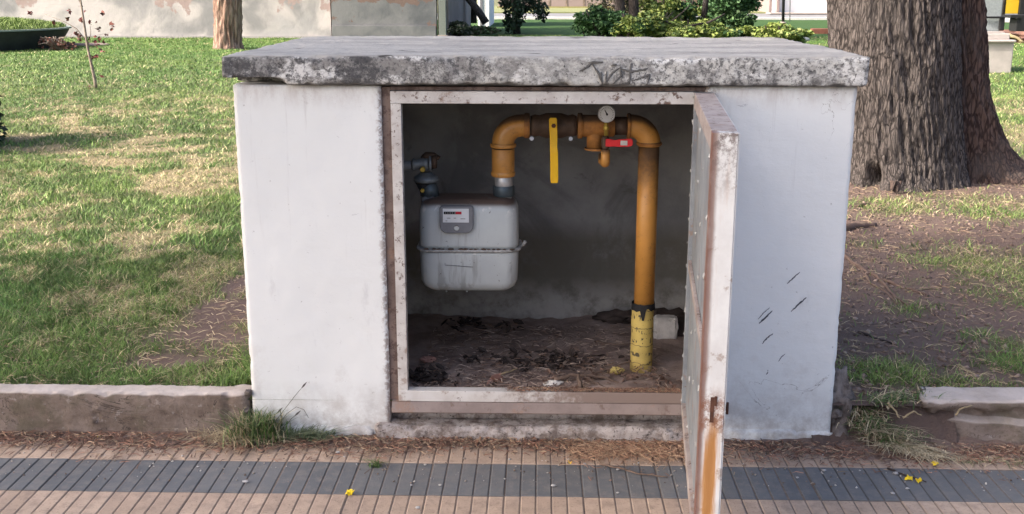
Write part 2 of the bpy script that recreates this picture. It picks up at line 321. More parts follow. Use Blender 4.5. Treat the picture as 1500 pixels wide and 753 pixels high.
def tube(pts, rad, seg=12, bm=None, caps=True):
    bm = bm or bmesh.new(); pts = [Vector(p) for p in pts]; n = len(pts); rads = rad if isinstance(rad, (list, tuple)) else [rad]*n
    rings = []; up = None
    for i, p in enumerate(pts):
        t = (pts[min(i+1, n-1)]-pts[max(i-1, 0)]).normalized()
        if up is None: up = Vector((0, 0, 1)) if abs(t.z) < .9 else Vector((1, 0, 0))
        s = t.cross(up).normalized(); u2 = s.cross(t).normalized(); up = u2
        rings.append([bm.verts.new(p+(s*math.cos(a)+u2*math.sin(a))*rads[i]) for a in [2*math.pi*k/seg for k in range(seg)]])
    for a, b in zip(rings, rings[1:]):
        for k in range(seg): bm.faces.new((a[k], a[(k+1) % seg], b[(k+1) % seg], b[k])).smooth = True
    if caps:
        bm.faces.new(rings[0][::-1]); bm.faces.new(rings[-1])
    return bm
def cyl(a, b, r, seg=20, bm=None, ch=.0):
    a, b = Vector(a), Vector(b); d = (b-a).normalized()
    if ch: return tube([a, a+d*.0001, a+d*ch, b-d*ch, b-d*.0001, b], [r-ch, r-ch, r, r, r-ch, r-ch], seg, bm)
    return tube([a, b], r, seg, bm)
def arc(c, r, a0, a1, u, v, n=8):
    c, u, v = Vector(c), Vector(u), Vector(v); return [c+u*r*math.cos(a0+(a1-a0)*i/n)+v*r*math.sin(a0+(a1-a0)*i/n) for i in range(n+1)]
def blob(c, r, seed=0, sub=2, amp=.35, sq=(1, 1, 1), bm=None, freq=1.3):
    bm = bm or bmesh.new(); q = bmesh.ops.create_icosphere(bm, subdivisions=sub, radius=1)
    for v in q['verts']:
        k = 1+amp*noise.noise(v.co*freq+Vector((seed*3.7, seed, 0)))*1.6
        v.co = Vector(c)+Vector((v.co.x*sq[0], v.co.y*sq[1], v.co.z*sq[2]))*r*k
    return bm
def from_np(name, verts, faces_flat, counts, mat, parent=None, cols=None):
    me = bpy.data.meshes.new(name); nv = len(verts); me.vertices.add(nv); me.vertices.foreach_set('co', verts.astype(np.float32).ravel())
    me.loops.add(len(faces_flat)); me.loops.foreach_set('vertex_index', faces_flat.astype(np.int32))
    me.polygons.add(len(counts)); st = np.concatenate(([0], np.cumsum(counts)[:-1])).astype(np.int32)
    me.polygons.foreach_set('loop_start', st); me.polygons.foreach_set('loop_total', counts.astype(np.int32))
    me.update(calc_edges=True)
    if cols is not None:
        a = me.color_attributes.new('tint', 'FLOAT_COLOR', 'POINT'); a.data.foreach_set('color', np.concatenate([cols, np.ones((nv, 1))], 1).astype(np.float32).ravel())
    return link(name, me, mat, parent)
# smooth value noise for numpy
_T = np.random.RandomState(5).rand(256, 256)
def vn(x, y, s, seed=0):
    x = np.asarray(x)*s+seed*17.3+500; y = np.asarray(y)*s+seed*9.1+500; i = np.floor(x).astype(int); j = np.floor(y).astype(int); fx = x-i; fy = y-j; fx = fx*fx*(3-2*fx); fy = fy*fy*(3-2*fy)
    g = lambda a, b: _T[a % 256, b % 256]
    return (g(i, j)*(1-fx)+g(i+1, j)*fx)*(1-fy)+(g(i, j+1)*(1-fx)+g(i+1, j+1)*fx)*fy
def fbm(x, y, s, seed=0, o=4): return sum(vn(x, y, s*2**k, seed+k)*.5**k for k in range(o))/sum(.5**k for k in range(o))
RS = np.random.RandomState(11)

# ------------------------------------------------------------------ the ground
G = .155
def blobs(x, y, L):
    v = np.zeros_like(x)
    for cx, cy, rx, ry, a in L: v = np.maximum(v, a*np.exp(-(((x-cx)/rx)**2+((y-cy)/ry)**2)))
    return v
def gb(px, py, rx, ry, a=1.0): p = gnd(px, py, G); return (p.x, p.y, rx, ry, a)
SOIL_L = [gb(335, 455, .27, .42), gb(300, 490, .32, .28), gb(255, 525, .30, .14), gb(345, 425, .14, .6, .9)]
TUFT_L = [gb(330, 538, .17, .10, 1.3), gb(205, 545, .3, .06, .9)]
GREEN_R = [gb(1290, 545, .17, .14, 1.2), gb(1340, 300, .5, .42, .85), gb(1430, 300, .55, .5, .95), gb(1500, 400, .45, .8, .9), gb(1490, 520, .22, .3, .8), gb(1270, 355, .14, .15, .55), gb(1335, 445, .22, .15, .4), gb(1440, 560, .35, .09, .7)]
def fields(x, y):
    """grass density 0..1, dryness 0..1"""
    n = fbm(x, y, 2.1, 3); n2 = fbm(x, y, 5, 8); n3 = fbm(x, y, .55, 1)
    left = np.clip(1.25-blobs(x, y, SOIL_L)*1.5+(n2-.5)*1.2+blobs(x, y, TUFT_L), 0, 1)
    rg = blobs(x, y, GREEN_R)+np.clip((y-4.8)/1.5, 0, 1)*1.0
    right = np.clip(rg*1.25-.38+(n2-.5)*1.3+.08, 0.03, 1)
    dens = np.where(x < .2, left, np.where(y > 7, 1.0, right))
    band = np.exp(-((y-6.4)/4.2)**2)
    dry = np.clip((n-.5)*3.0+(n2-.5)*3.2+(fbm(x, y, 14, 50, 2)-.5)*2.2+band*.30-.05, 0, 1)
    dry = np.where(x > .2, np.clip(.35+(n-.5)*2, 0, 1), dry)
    dry = dry*np.where(y > 11, .35, 1); dry = np.where(y < 3.0, dry*(.25+.25*y), dry)
    return dens, dry, n3
def gheight(x, y): return G-.012+(fbm(x, y, 1.3, 2)-.5)*.05*np.clip((y-.05)*3, 0, 1)+(fbm(x, y, 9, 4)-.5)*.012*np.clip((y-.05)*6, 0, 1)
def sheet(xs, ys, hole=None):
    X, Y = np.meshgrid(xs, ys); Z = gheight(X, Y); nx, ny = len(xs), len(ys)
    v = np.stack([X.ravel(), Y.ravel(), Z.ravel()], 1)
    i, j = np.meshgrid(np.arange(nx-1), np.arange(ny-1)); a = (j*nx+i).ravel()
    f = np.stack([a, a+1, a+nx+1, a+nx], 1)
    d, dr, n3 = fields(v[:, 0], v[:, 1]); d = d[:, None]; dr = dr[:, None]
    soilc = np.array([.20, .138, .118]); tc = np.array([.10, .13, .045])*(1-dr)+np.array([.32, .26, .15])*dr
    far = np.clip((v[:, 1:2]-9)/14, 0, 1); tc = tc*(1-far)+far*(np.array([.10, .19, .04])*(1-dr*.5)+np.array([.30, .30, .12])*dr*.5)
    c = soilc*(1-d)+tc*d
    c = np.where(v[:, 1:2] > 27, c*np.array([.42, .55, .5]), c)
    if hole is not None:
        cx = (v[f[:, 0], 0]+v[f[:, 2], 0])/2; cy = (v[f[:, 0], 1]+v[f[:, 2], 1])/2
        f = f[~hole(cx, cy)]
    return v, f, c
xs = np.concatenate([np.linspace(-60, -8, 60), np.linspace(-7.9, 7.9, 420), np.linspace(8, 60, 60)])
ys = np.concatenate([np.array([-.0]), np.linspace(.03, 8, 230), 8+np.cumsum(np.linspace(.05, 1.1, 90))])
v, f, c = sheet(xs, ys, lambda x, y: (np.abs(x) < 1.0) & (y > .04) & (y < 1.13))
lawn = struct(from_np('lawn_ground', v, f.ravel(), np.full(len(f), 4), M['soil'], None, c))
m = Mat('far ground', .95); m.base(m.mix(m.noise(.25, 6), (.10, .13, .05), (.2, .17, .1))); M['farground'] = m.m
struct(obj('ground', box(-500, 500, -300, 700, -.9, -.06), M['farground']))

# grass blades
def blades(P, h, wd, lean, col, name, spread=1.0):
    n = len(P); az = RS.rand(n)*2*np.pi; ax = np.stack([np.cos(az), np.sin(az), np.zeros(n)], 1); la = RS.rand(n)*2*np.pi
    ld = np.stack([np.cos(la), np.sin(la), np.zeros(n)], 1)*(lean*h)[:, None]; up = np.array([0, 0, 1.])*h[:, None]
    w2 = (wd/2)[:, None]; midp = P+ld*.35+up*.55
    V = np.stack([P-ax*w2, P+ax*w2, midp+ax*w2*.75, midp-ax*w2*.75, P+ld+up*.92], 1).reshape(-1, 3)
    b = np.arange(n)*5; F = np.stack([b, b+1, b+2, b+3, b+3, b+2, b+4], 1).ravel(); cnt = np.tile([4, 3], n)
    cc = np.repeat(col, 5, 0).reshape(n, 5, 3).copy()
    return from_np(name, V, F, cnt, M['grass'], None, cc.reshape(-1, 3))
allP, allh, allw, alll, allc = [], [], [], [], []
def sow(x0, x1, y0, y1, dens, h, wd, cut=True):
    n = int((x1-x0)*(y1-y0)*dens); x = x0+RS.rand(n)*(x1-x0); y = y0+RS.rand(n)*(y1-y0); d, dr, n3 = fields(x, y)
    lim = .74*(y+3.66)+.2; ok = (np.abs(x) < lim) & (RS.rand(n) < d*(.45+.75*fbm(x, y, 3.5, 12))) & ~((np.abs(x) < 1.08) & (y < 1.3))
    ok &= ~((np.abs(x) < .24*(y+3.66)) & (y < 18) & (RS.rand(n) > .25)) & ~((y < .1) & (RS.rand(n) < .55))
    ok &= ((x-2.85)**2+(y-4.85)**2 > .55**2)
    x, y, d, dr, n3 = x[ok], y[ok], d[ok], dr[ok], n3[ok]; k = len(x)
    tall = .45*fbm(x, y, 2.6, 20)+.55*fbm(x, y, 8, 21, 2); hh = h*(.45+1.1*tall)*(.6+.8*RS.rand(k))*(1-.4*dr)*np.where(y < .12, .7, 1)
    isdry = RS.rand(k) < dr*.72+.06*(y < 14)
    g1 = np.array([.095, .190, .045]); g2 = np.array([.20, .265, .075]); mixg = np.clip(RS.rand(k)*.6+dr*.5+(fbm(x, y, .8, 30)-.5)*1.2+.1, 0, 1)[:, None]
    col = g1*(1-mixg)+g2*mixg; st = np.array([.48, .40, .235])*(.6+.6*RS.rand(k))[:, None]; col = np.where(isdry[:, None], st, col)*(1+(RS.rand(k)-.5)*np.where(y > 9, .35, .6))[:, None]*(1.25-.55*np.clip((fbm(x, y, 7, 40, 2)-.35)*2.2, 0, 1))[:, None]
    allP.append(np.stack([x, y, gheight(x, y)-.004], 1)); allh.append(hh); allw.append(np.full(k, wd)*(.7+.6*RS.rand(k))); alll.append(.3+1.1*RS.rand(k)+isdry*.8); allc.append(col)
sow(-2.9, -.95, .05, 2.2, 17000, .034, .0030); sow(.98, 3.2, .05, 2.2, 15000, .034, .0030); sow(-4.4, -2.9, .05, 2.2, 8000, .034, .0042); sow(3.2, 4.4, .05, 2.2, 8000, .034, .0042)
sow(-6.8, 6.8, 2.2, 5.5, 3600, .04, .0048); sow(-11, 11, 5.5, 12, 1300, .042, .0068); sow(-22, 22, 12, 29, 420, .040, .013)
P = np.concatenate(allP); g = blades(P, np.concatenate(allh), np.concatenate(allw), np.concatenate(alll), np.concatenate(allc), 'grass')
print('blades', len(P)); stuff(g, 'short green and straw coloured grass of the lawn', 'grass')

# ------------------------------------------------------------------ pavement tiles
pave = struct(obj('pavement', box(-40, 40, -9, .02, -.05, -.0036), M['grout']))
T = .2430; TW = .2555; Y0 = -.2130
def tile_mesh(seed, mat):
    rr = random.Random(seed); bm = bmesh.new(); wb = (TW-.0026)/5
    for k in range(5):
        x0 = -TW/2+.0013+k*wb; g0 = .0012 if k else .0005; g1 = .0012 if k < 4 else .0005; dz = rr.uniform(-.0009, .0007)
        h = T/2-.0020; a, b = x0+g0, x0+wb-g1
        vs = [bm.verts.new(p) for p in ((a-.0015, -h, -.011), (b+.0015, -h, -.011), (b+.0015, h, -.011), (a-.0015, h, -.011), (a+.0034, -h+.0026, dz), (b-.0034, -h+.0026, dz), (b-.0034, h-.0026, dz), (a+.0034, h-.0026, dz), (a, -h, -.0024), (b, -h, -.0024), (b, h, -.0024), (a, h, -.0024))]
        for q in ((0, 1, 9, 8), (1, 2, 10, 9), (2, 3, 11, 10), (3, 0, 8, 11), (8, 9, 5, 4), (9, 10, 6, 5), (10, 11, 7, 6), (11, 8, 4, 7), (4, 5, 6, 7)): bm.faces.new([vs[i] for i in q])
    me = bpy.data.meshes.new('tile'); bm.to_mesh(me); bm.free(); me.materials.append(mat); return me
TM = {'tan': [tile_mesh(s, M['tile_tan']) for s in range(4)], 'grey': [tile_mesh(s+9, M['tile_grey']) for s in range(4)]}
for r in range(-4, 1):
    for c_ in range(-12, 13):
        o = bpy.data.objects.new('tile', random.choice(TM['grey' if r == -1 else 'tan'])); C.objects.link(o); o.parent = pave
        o.location = (.012+c_*TW, Y0+r*T+T/2, random.uniform(-.0022, .0012)); o.rotation_euler = (random.uniform(-.007, .007), random.uniform(-.007, .007), random.uniform(-.004, .004))

# ------------------------------------------------------------------ kerbs
KH = .165
def kerb(x0, x1, seed, brk=False):
    yb = .145 if brk else .085; w = worn(x0, x1, -.005, yb, -.03, KH, .0035, .010, 24, seed)
    def d(co):
        n = w(co)
        # broken notch and crack on the left kerb, spalled end on the right one
        if not brk:
            cx = gnd(148, 600, .08).x; k = abs(co.x-cx-(co.z-.1)*.25)
            if co.y < .03 and k < .020 and .05 < co.z < .12: n.y += .030*(1-k/.020)*noise.noise(co*30+Vector((0, 3, 0)))*2
            if co.x > x1-.09: n.y += max(0, noise.noise(co*18)+.25)*.03; n.z -= max(0, noise.noise(co*14+Vector((4, 0, 0)))+.1)*.03*(co.z > .1)
        else:
            e = max(0, 1-(co.x-x0)/.45); n += noise.noise_vector(co*11)*.010*(co.z < .13); n.x += max(0, noise.noise(co*9)+.2)*.04*(co.x < x0+.02); n.y += e*.02*(co.z < .14)+(.035 if co.z < .125+.01*math.sin(co.x*30) and co.y < .04 else 0)*(.4+.6*e)
            if co.y < .04 and co.z < .09: n.y -= .035*(1-e*.4)
        return n
    o = obj('kerb', grid_box(x0, x1, -.005, yb, -.03, KH, .0125, d), M['kerb'], smooth=True)
    return struct(o)
kerb(-2.45, -1.065, 1.0); 
kr = kerb(1.37, 2.6, 5.0, True)
for x0, x1 in ((-8.2, -2.47), (2.62, 8.2)): struct(obj('kerb', grid_box(x0, x1, -.005, .085, -.03, KH, .06, worn(x0, x1, -.005, .085, -.03, KH, .004, .01, 20, 2)), M['kerb'], smooth=True))
# earth bank where the right kerb is missing, and the soil feathered onto the tiles
def bank():
    xs = np.linspace(.98, 1.50, 60); ys = np.linspace(-.16, .12, 36); X, Y = np.meshgrid(xs, ys)
    t = np.clip((Y+.11+.05*(fbm(X, Y, 9, 3)-.5)*2)/.20, 0, 1); t = t*t*(3-2*t); Z = -.012+t*(G+.0)*np.clip((X-1.0)/.10, .45, 1)+(fbm(X, Y, 14, 5)-.5)*.03*(t > .01)
    v = np.stack([X.ravel(), Y.ravel(), Z.ravel()], 1); i, j = np.meshgrid(np.arange(59), np.arange(35)); a = (j*60+i).ravel(); f = np.stack([a, a+1, a+61, a+60], 1)
    return from_np('soil_bank', v, f.ravel(), np.full(len(f), 4), M['soil'], None, np.tile([.165, .115, .096], (len(v), 1)))
struct(bank())
def strip():
    xs = np.linspace(-3, 3, 700); ys = np.linspace(-.21, .03, 40); X, Y = np.meshgrid(xs, ys)
    edge = -.085+(fbm(X, X*0, 3, 9)-.5)*.09+(fbm(X, Y, 22, 9)-.5)*.08-.07*np.exp(-((X-1.25)/.3)**2)
    Z = np.where(Y > edge, .001+(Y-edge)*.16, -.013+.0*Y)+(fbm(X, Y, 40, 6)-.5)*.010
    v = np.stack([X.ravel(), Y.ravel(), Z.ravel()], 1); i, j = np.meshgrid(np.arange(699), np.arange(39)); a = (j*700+i).ravel(); f = np.stack([a, a+1, a+701, a+700], 1)
    return from_np('soil_strip', v, f.ravel(), np.full(len(f), 4), M['soil'], None, np.tile([.27, .19, .155], (len(v), 1)))
struct(strip())
# dry needles and twiglets swept against the kerb
def sticks(n, fx, fy, fz, ln, wd, cols, name, tilt=.25):
    x = fx(n); y = fy(n, x); z = fz(x, y); a = RS.rand(n)*np.pi; L = ln*(.4+RS.rand(n)*1.1); d = np.stack([np.cos(a)*L, np.sin(a)*L, (RS.rand(n)-.5)*tilt*L], 1)
    s = np.stack([-np.sin(a), np.cos(a), np.zeros(n)], 1)*(wd*(.6+.8*RS.rand(n)))[:, None]; up = np.zeros((n, 3)); up[:, 2] = wd*1.3; P = np.stack([x, y, z], 1)
    mid = P+np.stack([(RS.rand(n)-.5)*L*.25, (RS.rand(n)-.5)*L*.25, RS.rand(n)*L*.12], 1)
    V = np.stack([P-d/2-s, P-d/2+s, mid-s, mid+s, P+d/2, mid+up, P-d/2+up], 1).reshape(-1, 3); b = np.arange(n)*7
    F = np.stack([b, b+2, b+5, b+6, b+6, b+5, b+3, b+1, b+2, b+4, b+5, b+5, b+4, b+3], 1).ravel(); cnt = np.tile([4, 4, 3, 3], n)
    ci = RS.randint(0, len(cols), n); c = np.array(cols)[ci]*(.6+.8*RS.rand(n))[:, None]
    return from_np(name, V, F, cnt, M['grass'], None, np.repeat(c, 7, 0))
BR = [(.26, .13, .085), (.33, .18, .12), (.20, .11, .08), (.42, .29, .19), (.13, .08, .06), (.30, .22, .15)]
o = sticks(9500, lambda n: -2.9+5.8*RS.rand(n), lambda n, x: -.022-.085*np.abs(RS.randn(n))*.8*np.where((x > -.5) & (x < .0), .7, 1.0)*np.clip(.35+1.5*fbm(x, x*0, 2.2, 3), .3, 1.3)-.015*(x > .95),
           lambda x, y: .004+.016*RS.rand(len(x))*np.clip(1+(y+.03)*6, .1, 1), .032, .0015, BR, 'needle_litter')
stuff(o, 'reddish brown dry needles swept against kerb and cabinet foot', 'litter')
o = sticks(1500, lambda n: .10+.42*RS.rand(n), lambda n, x: -.10+.045*RS.randn(n), lambda x, y: .003+.012*RS.rand(len(x)), .035, .0011, [(.42, .25, .16), (.5, .34, .22), (.33, .19, .12)], 'needle_litter')
stuff(o, 'pale orange dry needles heaped on tiles before the door sill', 'litter')
o = sticks(7400, lambda n: 1.05+3.3*RS.rand(n), lambda n, x: .1+4.6*RS.rand(n)**1.3, lambda x, y: gheight(x, y)+.004, .05, .0014, [(.3, .2, .13), (.42, .33, .2), (.16, .1, .08), (.36, .26, .17)], 'soil_litter')
stuff(o, 'dry twiglets and straw strewn over the bare soil on the right', 'litter')
o = sticks(1500, lambda n: -2.3+1.25*RS.rand(n), lambda n, x: .1+1.6*RS.rand(n), lambda x, y: gheight(x, y)+.004, .05, .0014, [(.42, .33, .2), (.5, .4, .26), (.3, .2, .13)], 'soil_litter')
stuff(o, 'dry straw lying on the bare patch left of the cabinet', 'litter')
# crumbs and grit
def crumbs(n, fx, fy, fz, r, cols, name, label):
    x = fx(n); y = fy(n, x); z = fz(x, y); rr = r*(.4+RS.rand(n)**3*2.2); o6 = np.array([(1, 0, 0), (-1, 0, 0), (0, 1, 0), (0, -1, 0), (0, 0, .8), (0, 0, -.8)])
    V = (np.stack([x, y, z], 1)[:, None, :]+(o6[None]+(RS.rand(n, 6, 3)-.5)*.7)*rr[:, None, None]).reshape(-1, 3)
    t = np.array([(0, 2, 4), (2, 1, 4), (1, 3, 4), (3, 0, 4), (2, 0, 5), (1, 2, 5), (3, 1, 5), (0, 3, 5)]); F = (t[None]+np.arange(n)[:, None, None]*6).reshape(-1)
    c = np.array(cols)[RS.randint(0, len(cols), n)]*(.7+.6*RS.rand(n))[:, None]
    return stuff(from_np(name, V, F, np.full(n*8, 3), M['grass'], None, np.repeat(c, 6, 0)), label, 'grit')
crumbs(2600, lambda n: -2.6+5.4*RS.rand(n), lambda n, x: -.03-.35*RS.rand(n)**2.2, lambda x, y: .002+x*0, .0022, [(.35, .3, .26), (.14, .1, .08), (.5, .47, .44), (.25, .17, .13)], 'grit', 'fine grit scattered on the tiles and at the cabinet foot')
crumbs(11500, lambda n: 1.05+3.4*RS.rand(n), lambda n, x: .1+4.4*RS.rand(n)**1.2, lambda x, y: gheight(x, y)+.002, .006, [(.2, .14, .11), (.13, .09, .075), (.26, .19, .15)], 'soil_crumbs', 'small clods of brown earth on the bare ground')

# ------------------------------------------------------------------ gas cabinet
cab = thing('gas_cabinet', 'white rendered masonry gas cabinet under a mouldy grey concrete slab with its steel door open', 'cabinet', (0, 0, 0))
WT = .115
def wall_piece(x0, x1, y0, y1, z0, z1, mat, seed, ledge=True, skew=0.0, name='wall'):
    w = worn(x0, x1, y0, y1, z0, z1, .0014, .0035, 35, seed)
    def d(co):
        n = w(co)
        n.y += noise.noise(Vector((co.x*2.5+seed, co.z*2.5, 0)))*.004
        if skew and abs(co.x) > .9: n.x += skew*(1.28-co.z)/1.28+noise.noise(Vector((co.z*26, seed, 0)))*.004
        return n
    return obj(name, grid_box(x0, x1, y0, y1, z0, z1, .0165, d), mat, cab, True)
wall_piece(-1.052, -.547, 0, WT, -.01, 1.281, M['wash_left'], 1.0, skew=.0)
wall_piece(.547, 1.052, 0, WT, -.01, 1.281, M['wash_right'], 2.0, skew=.0)
obj('side_wall', grid_box(-1.049, -.93, WT+.002, 1.02, -.01, 1.280, .06), M['wash_left'], cab)
obj('side_wall', grid_box(.93, 1.049, WT+.002, 1.02, -.01, 1.280, .06), M['wash_right'], cab)
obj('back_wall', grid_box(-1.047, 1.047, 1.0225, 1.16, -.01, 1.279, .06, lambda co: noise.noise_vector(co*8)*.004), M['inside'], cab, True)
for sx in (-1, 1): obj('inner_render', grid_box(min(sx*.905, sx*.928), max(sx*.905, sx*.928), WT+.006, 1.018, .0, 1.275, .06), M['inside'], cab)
# slab
x0, x1, y0, y1, z0, z1 = -1.075, 1.075, -.04, 1.36, 1.283, 1.381
wf = worn(x0, x1, y0, y1, z0, z1, .0035, .010, 26, 4)
def slabd(co):
    n = wf(co)
    if co.y < .12 and co.z < 1.33 and co.x < -.86: n.z += .030*min(1, (-.86-co.x)/.05)*(1 if co.z < 1.29 else (.45 if co.z < 1.305 else 0)); n.y += .03*(1 if co.z < 1.29 else .0)*min(1, (-.86-co.x)/.04)
    if co.y < .3 and co.x < -1.0: n.x += .010*(1 if co.z < 1.30 else 0)
    if co.x < -.92 and co.y > 1.1: n.y -= .10*max(0, (-.92-co.x)/.155)*min(1, (co.y-1.1)/.2)
    if co.x > .95 and co.y > 1.2: n.y -= .05*(co.x-.95)/.12
    n.z += noise.noise(Vector((co.x*1.3, co.y*1.3, 2)))*.006
    return n
obj('slab', grid_box(x0, x1, y0, y1, z0, z1, .0135, slabd), M['slab'], cab, True)
# footing and sill masonry
w1 = worn(-.60, .60, -.035, .02, -.01, .058, .006, .012, 30, 7)
obj('footing', grid_box(-.60, .56, -.035, .11, -.01, .058, .012, w1), M['footing'], cab, True)
obj('sill_masonry', grid_box(-.546, .546, .045, .114, .059, .135, .02, lambda c_: noise.noise_vector(c_*30)*.006), M['footing'], cab, True)
for a, b, s_ in ((-1.058, -.61, 3), (.57, 1.058, 8)):
    obj('footing', grid_box(a, b, -.012, .05, -.01, .045, .012, worn(a, b, -.012, .05, -.01, .045, .005, .010, 30, s_)), M['wash_left' if a < 0 else 'wash_right'], cab, True)
fb = bmesh.new(); blob((1.085, .09, .05), .112, 4, 4, .5, (.62, .8, 1.5), fb, 2.2); obj('footing_rubble', fb, M['rubble'], cab, True)
for px, py, r_ in ((1226, 606, .018), (1236, 636, .020), (1222, 640, .014), (364, 575, .014), (361, 604, .016)):
    p = at(px, py, -.0); obj('footing_rubble', blob((p.x, .0, p.z), r_, px, 2, .5), M['rubble'], cab)
# steel frame
def bar(name, x0, x1, y0, y1, z0, z1, mat, parent=cab, bev=.0015): return obj(name, box(x0, x1, y0, y1, z0, z1, bev), mat, parent)
fr = bar('door_frame', -.515, -.480, -.006, .035, .150, 1.2195, M['frame_white'])
bar('frame_flange', -.5465, -.5165, .010, .05, .110, 1.275, M['frame_brown'], fr)
bar('frame_head', -.5155, .580, -.007, .034, 1.2205, 1.2615, M['frame_white'], fr)
bar('frame_flange', -.5155, .546, .008, .05, 1.2635, 1.276, M['frame_brown'], fr)
bar('frame_sill', -.514, .520, -.009, .033, .1455, .1860, M['sill_white'], fr)
bm = bmesh.new(); pr = [(-.010, .144), (.03, .144), (.03, .112), (-.028, .108), (-.030, .112)]
vs = [[bm.verts.new((x, y, z)) for y, z in pr] for x in (-.538, .53)]
bm.faces.new(vs[0]); bm.faces.new(vs[1][::-1])
for i in range(5): bm.faces.new((vs[0][i], vs[1][i], vs[1][(i+1) % 5], vs[0][(i+1) % 5]))
bmesh.ops.recalc_face_normals(bm, faces=bm.faces); obj('frame_lip', bm, M['lip'], fr)
bar('frame_jamb', .524, .546, -.004, .036, .188, 1.2190, M['frame_white'], fr)
o = sticks(1900, lambda n: .5-.62*RS.rand(n)**1.5, lambda n, x: -.006+.036*RS.rand(n), lambda x, y: .1875+.004*RS.rand(len(x)), .012, .001, BR, 'sill_crumbs'); stuff(o, 'brown crumbs and needles on the steel door sill', 'litter')
# marks on the walls
def strokes(name, L, r, mat, Y, org, k):
    bm = bmesh.new()
    for s_ in L:
        pts = [at(org[0]+x/k, org[1]+y/k, Y) for x, y in s_]; pp = []
        for a, b in zip(pts, pts[1:]):
            for i in range(6): pp.append(a.lerp(b, i/6)+Vector((noise.noise(a*9+Vector((i, 0, 0))), 0, noise.noise(b*9+Vector((0, i, 0)))))*.0022)
        pp.append(pts[-1]); n = len(pp); tube(pp, [r*(.35+.65*math.sin(math.pi*(i+.5)/n))*random.uniform(.7, 1.2) for i in range(n)], 6, bm)
    for v in bm.verts: v.co.y = Y+(v.co.y-Y)*.5
    return obj(name, bm, mat, cab)
for L_, r_ in (([(152, 425), (163, 415), (177, 402)], .0022), ([(160, 480), (176, 464), (190, 452)], .0030), ([(97, 503), (108, 493), (123, 478)], .0032), ([(95, 495), (106, 482), (118, 472)], .0016), ([(103, 543), (112, 532), (124, 523)], .0026), ([(135, 578), (142, 568), (150, 562)], .0020), ([(110, 605), (114, 600), (114, 593)], .0028)):
    strokes('scrape_mark', [L_], r_, M['scratch'], -.001, (1040, 100), 1.346)
strokes('scratched_lettering', [[(170, 365), (205, 345), (240, 318)], [(235, 325), (268, 375), (290, 435)], [(215, 320), (290, 318)], [(280, 370), (287, 430)], [(310, 365), (305, 420), (340, 370), (385, 342)], [(340, 430), (385, 385), (380, 345)], [(335, 335), (362, 330)], [(435, 325), (425, 430)], [(370, 350), (440, 366), (520, 350)], [(435, 415), (480, 400), (530, 382), (515, 432)]], .0046, M['scratch_dark'], -.0425, (800, 0), 3.49)
# ---- door
DA = math.atan2(-1.03, -.098)          # direction of the open leaf in plan
hinge = Vector((.5415, -.004, 0))
door = bpy.data.objects.new('door', None); door.empty_display_size = .1; C.objects.link(door); door.parent = cab; door.location = hinge; door.rotation_euler = (0, 0, DA)
door['label'] = 'open steel door leaf with rust run below its lock'
# local: x along the leaf from the hinge, -y = inner face (faces left), +y = outer face ; leaf heading down-left so local -y ... right side
DW, DT, Z0, Z1 = 1.03, .0335, .118, 1.262
def dpart(name, x0, x1, y0, y1, z0, z1, mat, bev=.0012, bm=None):
    o = obj(name, bm or box(x0, x1, y0, y1, z0, z1, bev), mat); o.parent = door; return o
IN = -1    # sign of local y of the inner face
def ys_(a, b): a, b = IN*a, IN*b; return min(a, b), max(a, b)
y = ys_(-DT, -DT+.003); dpart('outer_sheet', 0.002, DW-.002, *y, Z0, Z1-.002, M['door_outer'])
y = ys_(-DT+.0035, DT); st = dpart('closing_stile', DW-.042, DW, *y, Z0, Z1-.001, M['stile'], .002)
dpart('hinge_stile', .0, .040, *y, Z0, Z1-.001, M['door_sheet'], .002)
dpart('top_rail', .0405, DW-.0425, *y, Z1-.050, Z1, M['door_dusty'], .002)
dpart('bottom_rail', .0405, DW-.0425, *y, Z0, Z0+.045, M['door_dusty'], .002)
y = ys_(DT-.016, DT-.013); dpart('inner_sheet', .0405, DW-.0425, *y, Z0+.0455, Z1-.0505, M['door_sheet'])
y = ys_(DT-.0125, DT-.002); dpart('cross_bar', .0405, DW-.0425, *y, .66, .69, M['door_dusty'])
for i in range(14):
    for xx, dd in ((.022, .0), (.5, .013)) if i % 2 else ((.022, .0), (.26, .013), (.78, .013)):
        bm = bmesh.new(); bmesh.ops.create_icosphere(bm, subdivisions=1, radius=.0062)
        for v in bm.verts: v.co = Vector((xx+v.co.x, IN*(DT-dd)+v.co.y*.9, Z0+.05+i*.083+random.uniform(-.008, .008)+v.co.z))
        dpart('rivet', 0, 0, 0, 0, 0, 0, M['rivet'], bm=bm)
for zz in (.30, 1.08): dpart('hinge', 0, 0, 0, 0, 0, 0, M['door_dusty'], bm=cyl((.0, -IN*DT*.2, zz-.05), (.0, -IN*DT*.2, zz+.05), .011, 12))
zl = .54
dpart('lock_slot', DW-.001, DW+.0015, -.006, .004, zl-.035, zl+.035, M['rust'], .0)
dpart('lock_slot', DW+.0002, DW+.0025, .0042, .0105, zl+.012, zl+.038, M['rust'], .0)
bm = cyl((DW-.02, -IN*DT, zl), (DW-.02, -IN*(DT+.007), zl), .008, 12); tube([(DW-.02, -IN*(DT+.006), zl+.014), (DW-.02, -IN*(DT+.006), zl-.018)], .0035, 8, bm); dpart('latch_knob', 0, 0, 0, 0, 0, 0, M['rust'], bm=bm)
